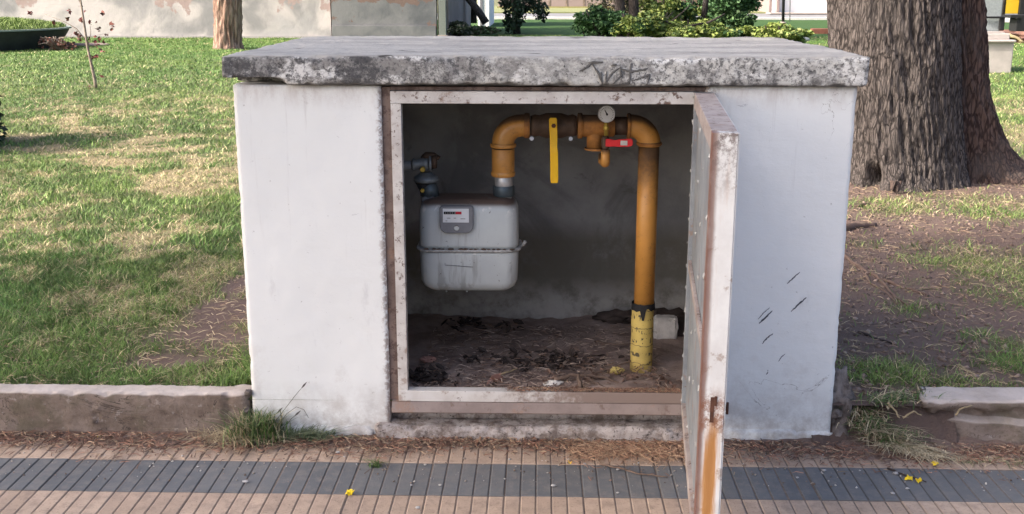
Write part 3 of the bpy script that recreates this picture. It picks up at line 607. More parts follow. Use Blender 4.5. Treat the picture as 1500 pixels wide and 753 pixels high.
# ---- floor of the cabinet
def cabfloor():
    xs = np.linspace(-.92, .92, 120); ys = np.linspace(.036, 1.02, 70); X, Y = np.meshgrid(xs, ys)
    Z = .148+(fbm(X, Y, 5, 2)-.5)*.04+(fbm(X, Y, 22, 4)-.5)*.018+.022*np.exp(-((X-.35)/.3)**2-((Y-.1)/.14)**2)-.012*np.exp(-((Y-.04)/.05)**2)*(X < 0)
    v = np.stack([X.ravel(), Y.ravel(), Z.ravel()], 1); i, j = np.meshgrid(np.arange(119), np.arange(69)); a = (j*120+i).ravel(); f = np.stack([a, a+1, a+121, a+120], 1)
    return from_np('floor', v, f.ravel(), np.full(len(f), 4), M['dirt'], cab)
cabfloor()

# ------------------------------------------------------------------ gas meter
MX0, MX1 = at(613, 360, .27).x, at(759, 360, .27).x; MY0, MY1 = .26, .46
zt, zs, zb = at(700, 294, .27).z, at(700, 366, .27).z, at(700, 430, .27).z
def shell(zlist, mat, name, parent):
    """stack of rounded rectangles; zlist = (z, inset, corner)"""
    bm = bmesh.new(); rings = []
    for z, ins, cr in zlist:
        ring = []
        for cx, cy, a0 in ((MX1-ins-cr, MY1-ins-cr, 0), (MX0+ins+cr, MY1-ins-cr, 90), (MX0+ins+cr, MY0+ins+cr, 180), (MX1-ins-cr, MY0+ins+cr, 270)):
            for k in range(7):
                a = math.radians(a0+k*15); ring.append(bm.verts.new((cx+cr*math.cos(a), cy+cr*math.sin(a), z)))
        rings.append(ring)
    for a, b in zip(rings, rings[1:]):
        for k in range(28): bm.faces.new((a[k], a[(k+1) % 28], b[(k+1) % 28], b[k])).smooth = True
    bm.faces.new(rings[0][::-1]); bm.faces.new(rings[-1]); return obj(name, bm, mat, parent)
met = thing('gas_meter', 'pale grey gas meter with a small counter window, hanging in the open cabinet', 'gas meter', ((MX0+MX1)/2, .36, zb))
h = zt-zs
uc = shell([(zs+.004, .002, .05), (zs+.02, .0, .05), (zt-.045, .003, .05), (zt-.022, .010, .048), (zt-.008, .024, .045), (zt, .045, .035)], M['meter'], 'upper_case', met)
shell([(zb, .055, .03), (zb+.006, .032, .045), (zb+.02, .014, .05), (zb+.045, .004, .05), (zs-.02, .0, .05), (zs-.006, .0, .05)], M['meter'], 'lower_case', met)
bm = bmesh.new()
rr = []
for z, e in ((zs-.006, -.012), (zs-.005, .010), (zs-.001, .012), (zs+.003, .010), (zs+.004, -.012)):
    ring = []
    for cx, cy, a0 in ((MX1-.05, MY1-.05, 0), (MX0+.05, MY1-.05, 90), (MX0+.05, MY0+.05, 180), (MX1-.05, MY0+.05, 270)):
        for k in range(7):
            a = math.radians(a0+k*15); ring.append(bm.verts.new((cx+(.05+e)*math.cos(a), cy+(.05+e)*math.sin(a), z+.0015*math.sin(cx*90+k))))
    rr.append(ring)
for a, b in zip(rr, rr[1:]):
    for k in range(28): bm.faces.new((a[k], a[(k+1) % 28], b[(k+1) % 28], b[k]))
obj('seam_flange', bm, M['meter_seam'], met)
bm = tube([(MX1+.004, MY0+.07, zs), (MX1+.020, MY0+.055, zs+.012), (MX1+.026, MY0+.05, zs+.024)], [.006, .006, .007], 8); obj('seam_lug', bm, M['meter_seam'], met)
bm = bmesh.new()
for i in range(16):      # tar-like scraped paint blobs on the seam
    x = MX0+.03+(MX1-MX0-.06)*i/15+random.uniform(-.008, .008); blob((x, MY0-.007, zs+.006), random.uniform(.003, .0055), i, 1, .5, (2.2, 1, .8), bm)
stuff(obj('seam_residue', bm, M['valve_body'], met))
a, b = at(644, 301, .255), at(694, 341, .255)
cb = bmesh.new()
def rrect(bm, x0, x1, z0, z1, r, y0, y1, r2=None):
    ring = []
    for yy, k in ((y1, 0), (y0+.004, 0), (y0, .003)):
        q = []
        for cx, cz, a0 in ((x1-r, z1-r, 0), (x0+r, z1-r, 90), (x0+r2, z0+r2, 180), (x1-r2, z0+r2, 270)):
            rx = r if a0 < 180 else r2
            for j in range(5):
                an = math.radians(a0+j*22.5); q.append(bm.verts.new((cx+(rx-k)*math.cos(an), yy, cz+(rx-k)*math.sin(an))))
        ring.append(q)
    for p, q in zip(ring, ring[1:]):
        for j in range(20): bm.faces.new((p[j], p[(j+1) % 20], q[(j+1) % 20], q[j]))
    bm.faces.new(ring[-1]); bmesh.ops.recalc_face_normals(bm, faces=bm.faces)
rrect(cb, a.x, b.x, b.z, a.z, .012, .240, .2620, .030); ch = obj('counter', cb, M['counter'], met)
wa, wb_ = at(648.5, 305.5, .24), at(687, 326, .24)
obj('display', box(wa.x, wb_.x, .2375, .2405, wb_.z, wa.z, .0008), M['dial_white'], ch)
ba, bb = at(650, 310, .237), at(676, 314, .237)
obj('number_strip', box(ba.x, bb.x-.022, .2362, .2372, bb.z, ba.z), M['ink'], ch); obj('red_number_strip', box(bb.x-.0215, bb.x, .2362, .2372, bb.z, ba.z), M['rink'], ch)
bm = bmesh.new()
for i in range(5): box(ba.x+.005+i*.0085, ba.x+.0085+i*.0085, .2352, .2360, bb.z+.0025, ba.z-.0025, 0, bm)
for (qx, qy, l) in ((655, 320, 6), (665, 320, 4), (675, 321, 8), (653, 324, 3)):
    p = at(qx, qy, .237); box(p.x-.001, p.x-.001+l*.0022, .2365, .2372, p.z, p.z+.0022, 0, bm)
obj('counter_print', bm, M['scratch_soft'], ch)
p = at(669, 334, .24); obj('seal_disc', cyl((p.x, .2400, p.z), (p.x, .2360, p.z), .010, 16, ch=.0015), M['meter'], ch)
bm = bmesh.new(); 
pa, pb = at(652, 388, .262), at(693, 391, .262)
tube([(pa.x, MY0-.0005, pa.z+.008), (pa.x, MY0-.0005, pa.z), (pb.x, MY0-.0005, pb.z)], .0012, 6, bm); obj('stamped_line', bm, M['counter'], met)
# inlet and outlet bosses
NX = at(738, 270, .36).x
def ringset(L, x, y, parent):
    for nm, z0, z1, r, mt, sg in L: obj(nm, cyl((x, y, z0), (x, y, z1), r, sg, ch=min(.002, (z1-z0)/4)), mt, parent)
zz = lambda py: at(738, py, .36).z
ringset([('outlet_boss', zz(293)-.02, zz(287), .030, M['chrome'], 24)], NX, .36, met)
RX = at(629, 270, .36).x
ringset([('inlet_boss', zz(293)-.02, zz(286), .034, M['counter'], 24)], RX, .36, met)
for qx in (654, 684):
    p = at(qx, 430, .30); obj('foot_stud', blob((p.x, .30, zb-.001), .004, qx, 1, .2, (1, 1, 1)), M['meter_seam'], met)

# ------------------------------------------------------------------ orange pipework
PY = .36; PXr = .0425
def X(px): return at(px, 187, PY).x
def Z(py): return at(790, py, PY).z
RXP = at(947, 330, PY).x; xL = X(737); zA = Z(184)
pw = thing('gas_pipework', 'orange enamelled gas pipe run with elbows and a tee, dropping into the cabinet floor', 'pipe', (RXP, PY, .15))
R = .040
# right vertical drop
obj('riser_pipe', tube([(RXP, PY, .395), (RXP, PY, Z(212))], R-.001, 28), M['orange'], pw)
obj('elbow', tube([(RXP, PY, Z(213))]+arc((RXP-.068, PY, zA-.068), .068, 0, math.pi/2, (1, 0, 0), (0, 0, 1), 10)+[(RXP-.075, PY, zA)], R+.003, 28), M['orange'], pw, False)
obj('elbow_bead', cyl((RXP, PY, Z(212)), (RXP, PY, Z(207)), R+.008, 28, ch=.003), M['orange_dusty_shaded'], pw)
obj('elbow_bead', cyl((RXP-.071, PY, zA), (RXP-.084, PY, zA), R+.008, 28, ch=.003), M['orange_dusty_shaded'], pw)
# horizontal run
TX = X(872)
obj('tee', cyl((X(852), PY, zA), (X(900), PY, zA), R+.001, 28, ch=.002), M['orange_dusty_shaded'], pw)
obj('tee_branch', cyl((TX, PY, zA), (TX, PY, Z(216)), .031, 24), M['orange_dusty_shaded'], pw)
obj('tee_plate', cyl((TX+.006, PY, Z(216)), (TX+.006, PY, Z(219)), .046, 24, ch=.002), M['orange_dusty_shaded'], pw)
obj('nipple', cyl((X(899), PY, zA), (RXP-.08, PY, zA), R-.006, 24), M['valve_body'], pw)
obj('tee_bead', cyl((X(846), PY, zA), (X(853), PY, zA), R+.008, 28, ch=.003), M['orange_dusty_shaded'], pw)
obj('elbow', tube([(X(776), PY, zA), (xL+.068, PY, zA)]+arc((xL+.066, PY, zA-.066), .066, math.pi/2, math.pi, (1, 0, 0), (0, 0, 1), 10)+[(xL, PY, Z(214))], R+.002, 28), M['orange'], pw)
obj('elbow_bead', cyl((X(768), PY, zA), (X(776), PY, zA), R+.007, 28, ch=.003), M['orange_dusty_shaded'], pw)
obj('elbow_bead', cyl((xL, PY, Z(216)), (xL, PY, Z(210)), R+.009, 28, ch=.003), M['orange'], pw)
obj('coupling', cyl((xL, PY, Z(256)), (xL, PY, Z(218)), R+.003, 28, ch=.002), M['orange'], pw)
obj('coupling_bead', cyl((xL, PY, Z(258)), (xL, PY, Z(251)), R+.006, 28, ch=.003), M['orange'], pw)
obj('outlet_nipple', cyl((NX, PY, Z(275)), (NX, PY, Z(257)), .034, 24, ch=.002), M['chrome'], pw)
obj('union_nut', cyl((NX, PY, Z(287)), (NX, PY, Z(272)), .041, 8, ch=.003), M['gunmetal'], pw)
# taped foot
bm = bmesh.new(); zt0, zt1 = .10, .405; n = 36; rings = []
for i in range(22):
    z = zt0+(zt1-zt0)*i/21; rings.append([bm.verts.new((RXP-.004+(R+.003+.002*noise.noise(Vector((k*.4, z*40, 0))))*math.cos(2*math.pi*k/n), PY+(R+.003)*math.sin(2*math.pi*k/n), z)) for k in range(n)])
for p, q in zip(rings, rings[1:]):
    for k in range(n): bm.faces.new((p[k], p[(k+1) % n], q[(k+1) % n], q[k])).smooth = True
obj('tape_wrap', bm, M['tape'], pw)
bm = bmesh.new(); r0, r1 = [], []
for k in range(n):
    a = 2*math.pi*k/n; top = .418+.006*noise.noise(Vector((k*.5, 1, 0))); bot = .392+.016*noise.noise(Vector((k*.33, 5, 0)))-(.035 if k in (26, 27) else 0)
    r0.append(bm.verts.new((RXP-.003+(R+.006)*math.cos(a), PY+(R+.006)*math.sin(a), bot))); r1.append(bm.verts.new((RXP-.003+(R+.0045)*math.cos(a), PY+(R+.0045)*math.sin(a), top)))
for k in range(n): bm.faces.new((r0[k], r0[(k+1) % n], r1[(k+1) % n], r1[k]))
obj('torn_black_band', bm, M['black'], pw)
# ball valve with yellow lever
bv = thing('ball_valve', 'grimy brown ball valve with a long yellow lever hanging down', 'valve', (X(811), PY, zA))
obj('body', tube([(X(777), PY, zA), (X(783), PY, zA), (X(790), PY, zA), (X(800), PY, zA), (X(822), PY, zA), (X(832), PY, zA), (X(838), PY, zA), (X(845), PY, zA)], [.036, .042, .039, .047, .047, .039, .043, .036], 12), M['valve_body'], bv)
obj('bonnet', cyl((X(811), PY-.04, zA), (X(811), PY-.068, zA), .018, 8, ch=.002), M['valve_body'], bv)
for px in (779, 836):
    obj('bolt', cyl((X(px), PY-.018, zA-.046), (X(px), PY+.0, zA-.050), .008, 8), M['chrome'], bv)
LY = PY-.075
def lev(L, wdt, th, mat, name, parent):
    bm = bmesh.new(); rings = []
    for px, py, dy, ww in L:
        p = at(px, py, LY); c0 = Vector((p.x, LY+dy, p.z)); rings.append([bm.verts.new(c0+Vector(q)) for q in ((-ww, -th, 0), (ww, -th, 0), (ww, th, 0), (-ww, th, 0))])
    for a, b in zip(rings, rings[1:]):
        for k in range(4): bm.faces.new((a[k], a[(k+1) % 4], b[(k+1) % 4], b[k]))
    bm.faces.new(rings[0]); bm.faces.new(rings[-1][::-1]); bmesh.ops.recalc_face_normals(bm, faces=bm.faces)
    bmesh.ops.bevel(bm, geom=bm.edges[:], offset=.0012, segments=1, affect='EDGES'); return obj(name, bm, mat, parent)
lev([(810.5, 172.5, 0, .011), (810, 175, 0, .0145), (810.5, 190, 0, .0145), (811, 200, -.004, .014), (811, 215, -.016, .0135), (811.5, 222, -.018, .0145), (812, 262, -.018, .0145), (812, 267, -.018, .012)], 0, .0028, M['yellow'], 'lever', bv)
p = at(811, 184, LY); obj('lever_nut', cyl((p.x, LY+.004, p.z), (p.x, LY-.008, p.z), .0085, 6), M['rust'], bv)
# gauge
GY = PY-.065; gp = at(888.5, 166.5, GY)
ga = thing('pressure_gauge', 'small round white dial pressure gauge on a plated stem', 'gauge', gp)
obj('case', cyl((gp.x, GY+.012, gp.z), (gp.x, GY-.013, gp.z), .0325, 28, ch=.002), M['chrome'], ga)
dl = obj('dial', cyl((gp.x, GY-.0125, gp.z), (gp.x, GY-.0145, gp.z), .0285, 28), M['dial_white'], ga)
bm = bmesh.new()
for i in range(19):
    an = math.radians(-45+i*15); c0 = Vector((gp.x, GY-.0148, gp.z)); d = Vector((math.cos(an), 0, math.sin(an))); tube([c0+d*.0215, c0+d*.0262], .0007, 4, bm)
obj('scale_marks', bm, M['ink'], dl)
bm = tube([(gp.x-.008, GY-.0155, gp.z+.016), (gp.x, GY-.0155, gp.z), (gp.x+.002, GY-.0155, gp.z-.005)], [.0008, .0022, .0022], 6); blob((gp.x+.001, GY-.015, gp.z-.001), .0045, 3, 1, .1, (1, .4, 1), bm); obj('needle', bm, M['ink'], dl)
p0 = at(888, 179, GY); p1 = at(888, 200, GY)
obj('stem', tube([(p0.x, GY, p0.z), (p0.x, GY, p0.z-.012), (p0.x, GY, p0.z-.016), (p0.x, GY, p0.z-.026), (p0.x, GY, p0.z-.028), (p1.x, GY, p1.z)], [.007, .007, .011, .011, .008, .008], 8), M['brass'], ga)
# mini valve
mv = thing('gauge_cock', 'small cock with a short red lever below the gauge', 'valve', at(888, 210, GY))
q0, q1 = at(887, 199, GY), at(887, 219, GY)
obj('body', tube([(q0.x, GY, q0.z), (q0.x, GY, q0.z-.008), (q0.x, GY, q0.z-.014), (q1.x, GY, q1.z+.012), (q1.x, GY, q1.z+.004), (q1.x, GY, q1.z)], [.010, .014, .016, .016, .013, .011], 10), M['valve_body'], mv)
a, b = at(887, 209, GY-.02), at(927, 209, GY-.02)
bm = bmesh.new(); rings = []
for i, t in enumerate((0, .1, .35, .5, .9, .98, 1.0)):
    xx = a.x+(b.x-a.x)*t; hw = (.013, .0145, .0115, .014, .0145, .011, .006)[i]; zz_ = a.z+(.000, .000, -.002, -.001, .001, .001, .001)[i]
    rings.append([bm.verts.new((xx, GY-.022+dy, zz_+dz)) for dy, dz in ((-.003, -hw), (-.003, hw), (.003, hw), (.003, -hw))])
for p, q in zip(rings, rings[1:]):
    for k in range(4): bm.faces.new((p[k], p[(k+1) % 4], q[(k+1) % 4], q[k]))
bm.faces.new(rings[0]); bm.faces.new(rings[-1][::-1]); bmesh.ops.recalc_face_normals(bm, faces=bm.faces); bmesh.ops.bevel(bm, geom=bm.edges[:], offset=.001, segments=1, affect='EDGES')
lv = obj('lever', bm, M['red'], mv); a2, b2 = at(909, 206, GY-.026), at(919, 213, GY-.026); obj('lever_plate', box(a2.x, b2.x, GY-.0262, GY-.0252, b2.z, a2.z), M['block'], lv)
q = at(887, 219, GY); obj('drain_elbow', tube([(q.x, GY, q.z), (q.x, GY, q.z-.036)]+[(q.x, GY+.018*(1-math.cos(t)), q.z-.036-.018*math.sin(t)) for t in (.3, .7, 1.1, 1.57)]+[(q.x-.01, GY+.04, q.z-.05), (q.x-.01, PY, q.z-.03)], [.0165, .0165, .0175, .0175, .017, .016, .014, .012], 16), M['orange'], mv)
# regulator on the left
rg = thing('gas_regulator', 'blue grey diaphragm gas regulator with brass plugs above the meter', 'regulator', (RX, PY, zz(286)))
RY = .36; rz = lambda py: at(622, py, RY).z; rx = lambda px: at(px, 250, RY).x
obj('supply_pipe', tube([(-.905, RY, rz(243)), (rx(603), RY, rz(242))], .017, 16), M['counter'], rg)
obj('valve_body', tube([(rx(604), RY, rz(241)), (rx(606), RY, rz(241)), (rx(610), RY, rz(241)), (rx(622), RY, rz(240)), (rx(628), RY, rz(240))], [.02, .026, .019, .024, .024], 12), M['regulator'], rg)
obj('side_cap', cyl((rx(629), RY, rz(239)), (rx(633), RY, rz(239)), .030, 20, ch=.002), M['regulator'], rg)
obj('spring_cap', tube([(rx(633), RY, rz(237)), (rx(640), RY, rz(237))], [.027, .025], 16), M['valve_body'], rg)
obj('rusty_bonnet', blob((rx(630), RY+.015, rz(231)), .028, 3, 2, .25, (1.2, 1, .7)), M['valve_body'], rg, True)
obj('diaphragm_dome', tube([(rx(624), RY, rz(252)), (rx(624), RY, rz(256)), (rx(624), RY, rz(259)), (rx(624), RY, rz(264)), (rx(624), RY, rz(266))], [.022, .030, .046, .048, .044], 24), M['regulator'], rg)
obj('lower_cone', tube([(rx(621), RY, rz(266)), (rx(621), RY, rz(278)), (rx(621), RY, rz(286))], [.036, .020, .012], 20), M['black'], rg)
obj('inlet_nut', tube([(RX, RY, rz(287)), (RX, RY, rz(276)), (RX, RY, rz(270)), (RX, RY, rz(266))], [.036, .035, .028, .022], 8), M['gunmetal'], rg)
for px, py, r_ in ((619, 248, .0105), (619, 279, .008)):
    p = at(px, py, RY-.03); obj('brass_plug', cyl((p.x, RY-.012, p.z), (p.x, RY-.040, p.z), r_, 8, ch=.002), M['brass'], rg)

# ------------------------------------------------------------------ rubbish on the cabinet floor
def fz(x, y): return float(.148+(fbm(np.array(x), np.array(y), 5, 2)-.5)*.04)
p = gnd(968, 492, .15)
bk = tag(obj('broken_block', grid_box(.485, .585, .73, .80, .13, .235, .012, worn(.485, .585, .73, .80, .13, .235, .004, .014, 40, 3)), M['block'], None), 'pale broken masonry block standing behind the taped pipe foot', 'block')
bm = bmesh.new()
for px, py, r_ in ((985, 470, .06), (900, 466, .05), (1000, 480, .07), (930, 462, .045), (970, 458, .06)):
    q = gnd(px, py, .17); blob((q.x, min(q.y, .96), .165), r_*1.15, px, 3, .6, (1.5, .6, .55), bm, 2.6)
tag(obj('debris_heap', bm, M['heap'], None, True), 'dark heap of earth against the back wall behind the pipe foot', 'debris')
def leafpile(name, label, cx, cy, n, sx, sy, size, mat, seed):
    rr = random.Random(seed); bm = bmesh.new()
    for i in range(n):
        x = cx+rr.gauss(0, sx); y = max(.06, cy+rr.gauss(0, sy)); z = fz(x, y)+.006+rr.random()*.022; s_ = size*rr.uniform(.5, 1.3)
        Rm = Matrix.Rotation(rr.uniform(0, 6.3), 3, 'Z') @ Matrix.Rotation(rr.uniform(-.8, .8), 3, 'X') @ Matrix.Rotation(rr.uniform(-.8, .8), 3, 'Y')
        pts = [(-1, 0, 0), (-.4, -.45, .12), (.5, -.35, .18), (1, 0, 0), (.4, .4, .15), (-.5, .38, .1)]; vs = [bm.verts.new(Vector((x, y, z))+Rm @ Vector(p_)*s_) for p_ in pts]; cc = bm.verts.new(Vector((x, y, z))+Rm @ Vector((0, 0, -.12))*s_)
        for k in range(6): bm.faces.new((vs[k], vs[(k+1) % 6], cc))
    return obj(name, bm, mat)
def gp_(px, py, z=.155): return gnd(px, py, z)
q = gp_(790, 530); stuff(leafpile('leaf_litter', '', q.x, q.y, 150, .12, .05, .022, M['rag'], 1), 'black wet dead leaves heaped mid floor of the cabinet', 'litter')
q = gp_(625, 556); stuff(leafpile('leaf_litter', '', q.x, q.y, 70, .05, .04, .022, M['rag'], 2), 'dark dead leaves in the front left corner of the cabinet floor', 'litter')
q = gp_(690, 478); stuff(leafpile('leaf_litter', '', q.x, q.y, 40, .10, .05, .025, M['rag'], 3), 'sparse dark leaves at the back of the cabinet under the meter', 'litter')
q = gp_(930, 560); stuff(leafpile('leaf_litter', '', q.x, q.y, 150, .16, .05, .015, M['paper2'], 4), 'small brown leaf scraps round the taped pipe foot', 'litter')
o = sticks(2600, lambda n: -.46+.94*RS.rand(n), lambda n, x: .05+.8*RS.rand(n)**2, lambda x, y: .152+.02*RS.rand(len(x)), .035, .0016, [(.30, .22, .18), (.14, .1, .09), (.42, .33, .27), (.22, .14, .10)], 'floor_twiglets'); stuff(o, 'brown twiglets over the earth floor inside the cabinet', 'litter')
def twig(label, pts, r0, mat=M['twig'], group='twigs and roots lying about', name='twig'):
    P_ = []
    for a, b in zip(pts, pts[1:]):
        for i in range(5): P_.append(Vector(a).lerp(Vector(b), i/5)+noise.noise_vector(Vector(a)*13+Vector((i*.7, 0, 0)))*r0*.9)
    P_.append(Vector(pts[-1])); n = len(P_); return tag(obj(name, tube(P_, [r0*(1-.55*i/n)*random.uniform(.85, 1.15) for i in range(n)], 8), mat), label, 'twig', group)
def inx(px, py, z=.165): return tuple(gnd(px, py, z))
twig('knobbly grey twig lying along the sill left of the pipe foot', [inx(812, 556, .18), inx(840, 550, .19), inx(880, 553, .18), inx(905, 560, .175)], .008)
twig('short upright grey stub poking up behind the steel sill', [inx(849, 571, .165), inx(849, 566, .19), inx(848, 548, .20)], .010)
twig('thin twig crossing diagonally towards the wrapper', [inx(856, 552, .19), inx(872, 560, .185), inx(890, 569, .175)], .0045)
twig('dark twig resting against the taped pipe foot', [inx(865, 548, .17), inx(900, 538, .18), inx(925, 528, .18)], .005)
twig('forked pale twig left of the grey stub', [inx(805, 560, .17), inx(822, 552, .18), inx(845, 548, .18)], .005)
twig('long thin root along the back right of the cabinet floor', [inx(870, 500, .16), inx(905, 505, .165), inx(950, 503, .16)], .004)
twig('curved black twig in the front left corner of the cabinet', [inx(606, 556, .165), inx(640, 548, .175), inx(665, 562, .165), inx(672, 571, .16)], .005, M['rag'])
twig('pale curled twig beside the pink brown leaf', [inx(729, 549, .165), inx(745, 545, .17), inx(758, 540, .17)], .004, M['straw'])
q = gp_(733, 560); lf = leafpile('dead_leaf', '', q.x, q.y, 2, .01, .004, .034, M['paper'], 5); tag(lf, 'pink brown dead leaf lying behind the white sill', 'leaf')
q = gp_(627, 531); tag(obj('crumpled_scrap', blob((q.x, q.y, .168), .020, 2, 3, .5, (1.4, .8, .6), None, 3.0), M['paper']), 'crumpled pinkish scrap on the left of the cabinet floor', 'scrap')
q = gp_(903, 549); tag(obj('crumpled_wrapper', blob((q.x, q.y, .172), .021, 6, 3, .45, (1.3, .8, .6), None, 3.5), M['foil']), 'crumpled yellowish wrapper left of the taped pipe foot', 'wrapper')
q = gp_(812, 566); tag(obj('stone', blob((q.x, max(.06, q.y), .165), .026, 9, 2, .5, (1.3, .7, .6)), M['block']), 'pale flat stone just behind the sill near the grey stub', 'stone')
q = gp_(690, 472); tag(obj('pebble', blob((q.x, q.y, .16), .008, 3, 1, .5), M['pebble']), 'tiny white pebble at the back of the cabinet below the meter', 'pebble')

# ------------------------------------------------------------------ small things on the pavement
def tp(px, py, z=.004): return gnd(px, py, z)
pts = [tp(878, 679, .006), tp(905, 685, .009), tp(940, 695, .008), tp(978, 699, .006)]
twig('brown twig with a knobbed end lying on the grey tile row', [tuple(p) for p in pts], .0042)
twig('dark twig under yellow petals on the grey row right of the door', [tuple(tp(1300, 686)), tuple(tp(1325, 696, .007)), tuple(tp(1357, 706))], .0042, M['rag'])
PG='fallen yellow flowers'
def petals(px, py, n, label, s=.008):
    c0 = tp(px, py, .005); bm = bmesh.new(); rr = random.Random(px)
    for i in range(n):
        a = rr.uniform(0, 6.28); off = Vector((math.cos(a), math.sin(a), 0))*rr.uniform(.3, 1.5)*s; c1 = c0+off; an = rr.uniform(0, 3.1)
        u = Vector((math.cos(an), math.sin(an), rr.uniform(-.2, .5)))*s; v_ = Vector((-math.sin(an), math.cos(an), rr.uniform(0, .6)))*s*.6
        q = [bm.verts.new(c1+u*a_+v_*b_+Vector((0, 0, zz_*s))) for a_, b_, zz_ in ((-1, 0, 0), (-.3, -1, .3), (.7, -.8, .4), (1.1, 0, .7), (.6, .9, .4), (-.3, 1, .3))]; bm.faces.new(q)
    return tag(obj('fallen_flower', bm, M['flower']), label, 'flower', PG)
petals(148, 640, 9, 'yellow fallen flower at the foot of the left kerb')
petals(513, 722, 10, 'yellow fallen flower on the joint below the grey row, left of the door')
petals(1333, 702, 6, 'yellow fallen flower on the dark twig, upper one'); petals(1345, 705, 6, 'yellow fallen flower on the dark twig, lower right one')
petals(1370, 680, 5, 'yellow petals against the straw right of the door'); petals(686, 643, 3, 'small yellow petals in the needles below the sill', .005); petals(834, 678, 3, 'small yellow petals on upper edge of grey row', .005)
for i, (px, py, r_, lb) in enumerate(((857, 680, 5, 'lilac pebble on upper edge of the grey row left of the twig'), (905, 688, 5, 'white pebble touching the thin twig on the grey row'), (905, 722, 4, 'small white pebble on lower edge of the grey row below the twig'), (811, 712, 7, 'round grey pebble mid grey row, largest of those left of the door'), (612, 744, 6, 'tan pebble on the front tiles left of the door'), (1207, 690, 7, 'grey pebble on upper edge of the grey row right of the door'), (1312, 694, 8, 'biggest grey pebble by the dark twig'), (1308, 723, 6, 'grey pebble on the lower grey row under the dark twig'), (1329, 716, 5, 'small grey pebble just right below the dark twig'), (645, 711, 5, 'small pale pebble on the grey row in the middle left'), (603, 711, 4, 'dull brown pebble left on the grey row'), (948, 668, 6, 'reddish pebble on the tan row near the door'), (360, 706, 9, 'flat pale round stain-like stone on the left grey row'), (495, 663, 6, 'white crumb of plaster on tan tiles under the left wall'), (290, 684, 4, 'white pebble on the left grey row'), (1168, 700, 4, 'flat white chip on the grey row just right of the door'), (623, 681, 4, 'tiny white chip at upper edge of grey row'))):
    q = tp(px, py, .003); rad = r_*.0011; tag(obj('pebble', blob((q.x, q.y, .003+rad*.3), rad, i, 2, .35, (1.1, 1, .5 if r_ < 9 else .15)), M['pebble'], None, True), lb, 'pebble', 'pebbles on the tiles')
q = tp(460, 640, .012); bm = bmesh.new(); bm.faces.new([bm.verts.new(Vector((q.x, q.y, .012))+Vector(d)) for d in ((-.010, -.003, 0), (.009, -.004, .003), (.011, .004, .006), (-.007, .004, .004))]); tag(obj('plastic_scrap', bm, M['teal']), 'tiny teal plastic scrap in the needles under the left wall', 'scrap')

# tufts of weeds
def tuft(name, label, cat, c0, n, hmin, hmax, spread, lean, wd, cols, seed, bias=(0, 0), lineto=None, droop=0.4):
    rr = np.random.RandomState(seed); seg = 5
    V = []; F = []; cnt = []; K = []
    for i in range(n):
        t = rr.rand(); b = np.array(c0, float)+(np.array(lineto, float)-np.array(c0, float))*t if lineto is not None else np.array(c0, float)
        b = b+np.array([rr.randn()*spread, rr.randn()*spread*.6, 0]); a = rr.rand()*2*np.pi; L = hmin+(hmax-hmin)*rr.rand()
        d = np.array([np.cos(a)+bias[0], np.sin(a)+bias[1], 0])*lean*rr.rand()*1.4; sd = np.array([-np.sin(a), np.cos(a), 0])*wd*(.6+.8*rr.rand()); col = np.array(cols[rr.randint(len(cols))])*(.65+.7*rr.rand()); i0 = len(V)
        for s_ in range(seg+1):
            u = s_/seg; p = b+d*L*u**1.5+np.array([0, 0, 1])*L*(u-droop*u*u)*(1/(1+lean*.4)); k = 1-u**2*.9; V += [p-sd*k, p+sd*k]; K += [col, col]
        for s_ in range(seg): q = i0+2*s_; F += [q, q+1, q+3, q+2]; cnt.append(4)
    return tag(from_np(name, np.array(V), np.array(F), np.array(cnt), M['grass'], None, np.array(K)), label, cat, 'tufts growing along the foot of kerb and cabinet')
GR = [(.07, .14, .035), (.10, .17, .05), (.16, .2, .08)]; ST = [(.55, .45, .29), (.62, .52, .35), (.40, .31, .20)]
w0 = tp(385, 640); tuft('weed_tuft', 'green weed tuft at the corner of kerb and left cabinet wall', 'weed', (-1.03, -.045, .0), 760, .05, .26, .045, .5, .0021, GR+[ST[0]], 1)
tuft('weed_tuft', 'low grey green creeping weed at the foot of the left wall', 'weed', (-.99, -.045, .0), 480, .04, .13, .022, .9, .0019, [(.12, .16, .08), (.2, .23, .14)], 2, (.8, 0), (-.80, -.035, .0))
tuft('dead_grass', 'dry straw tuft hanging over the kerb beside the left weed', 'weed', (-1.20, -.035, .0), 520, .04, .13, .04, 1.2, .0013, ST, 3, (0, -.2), (-1.0, -.05, .0))
q = tp(548, 683); tuft('weed_tuft', 'small green grass sprout growing between tiles in the grey row', 'weed', (q.x, q.y+.01, -.003), 60, .02, .07, .012, .9, .0013, GR, 4)
q = tp(546, 660); tuft('weed_tuft', 'wisp of thin pale grass above the small sprout', 'weed', (q.x, q.y, -.003), 14, .03, .08, .012, .5, .0008, [(.2, .2, .12)], 14)
a = gnd(1265, 560, .15); b = gnd(1310, 640, .03); c0 = gnd(1370, 672, .0)
tuft('dead_grass', 'dry straw hanging down the broken bank right of the cabinet', 'weed', (1.15, .04, .12), 700, .03, .08, .035, 1.3, .0016, ST+GR[:2]+[(.3, .22, .13)], 5, (.1, -.3), (1.24, -.07, .02), .7)
tuft('dead_grass', 'matted pale straw in front of the right kerb end', 'weed', (1.24, -.06, .03), 800, .025, .065, .035, 1.5, .0017, ST+[(.66, .56, .38)], 6, (.0, -.2), (1.40, -.12, .0), .8)
tuft('dead_grass', 'thin straw and green shoots at the foot of the right kerb', 'weed', (1.45, -.14, .0), 420, .015, .04, .022, 1.6, .0015, ST+[GR[1]], 7, (.0, -.2), (1.85, -.16, .0), .8)
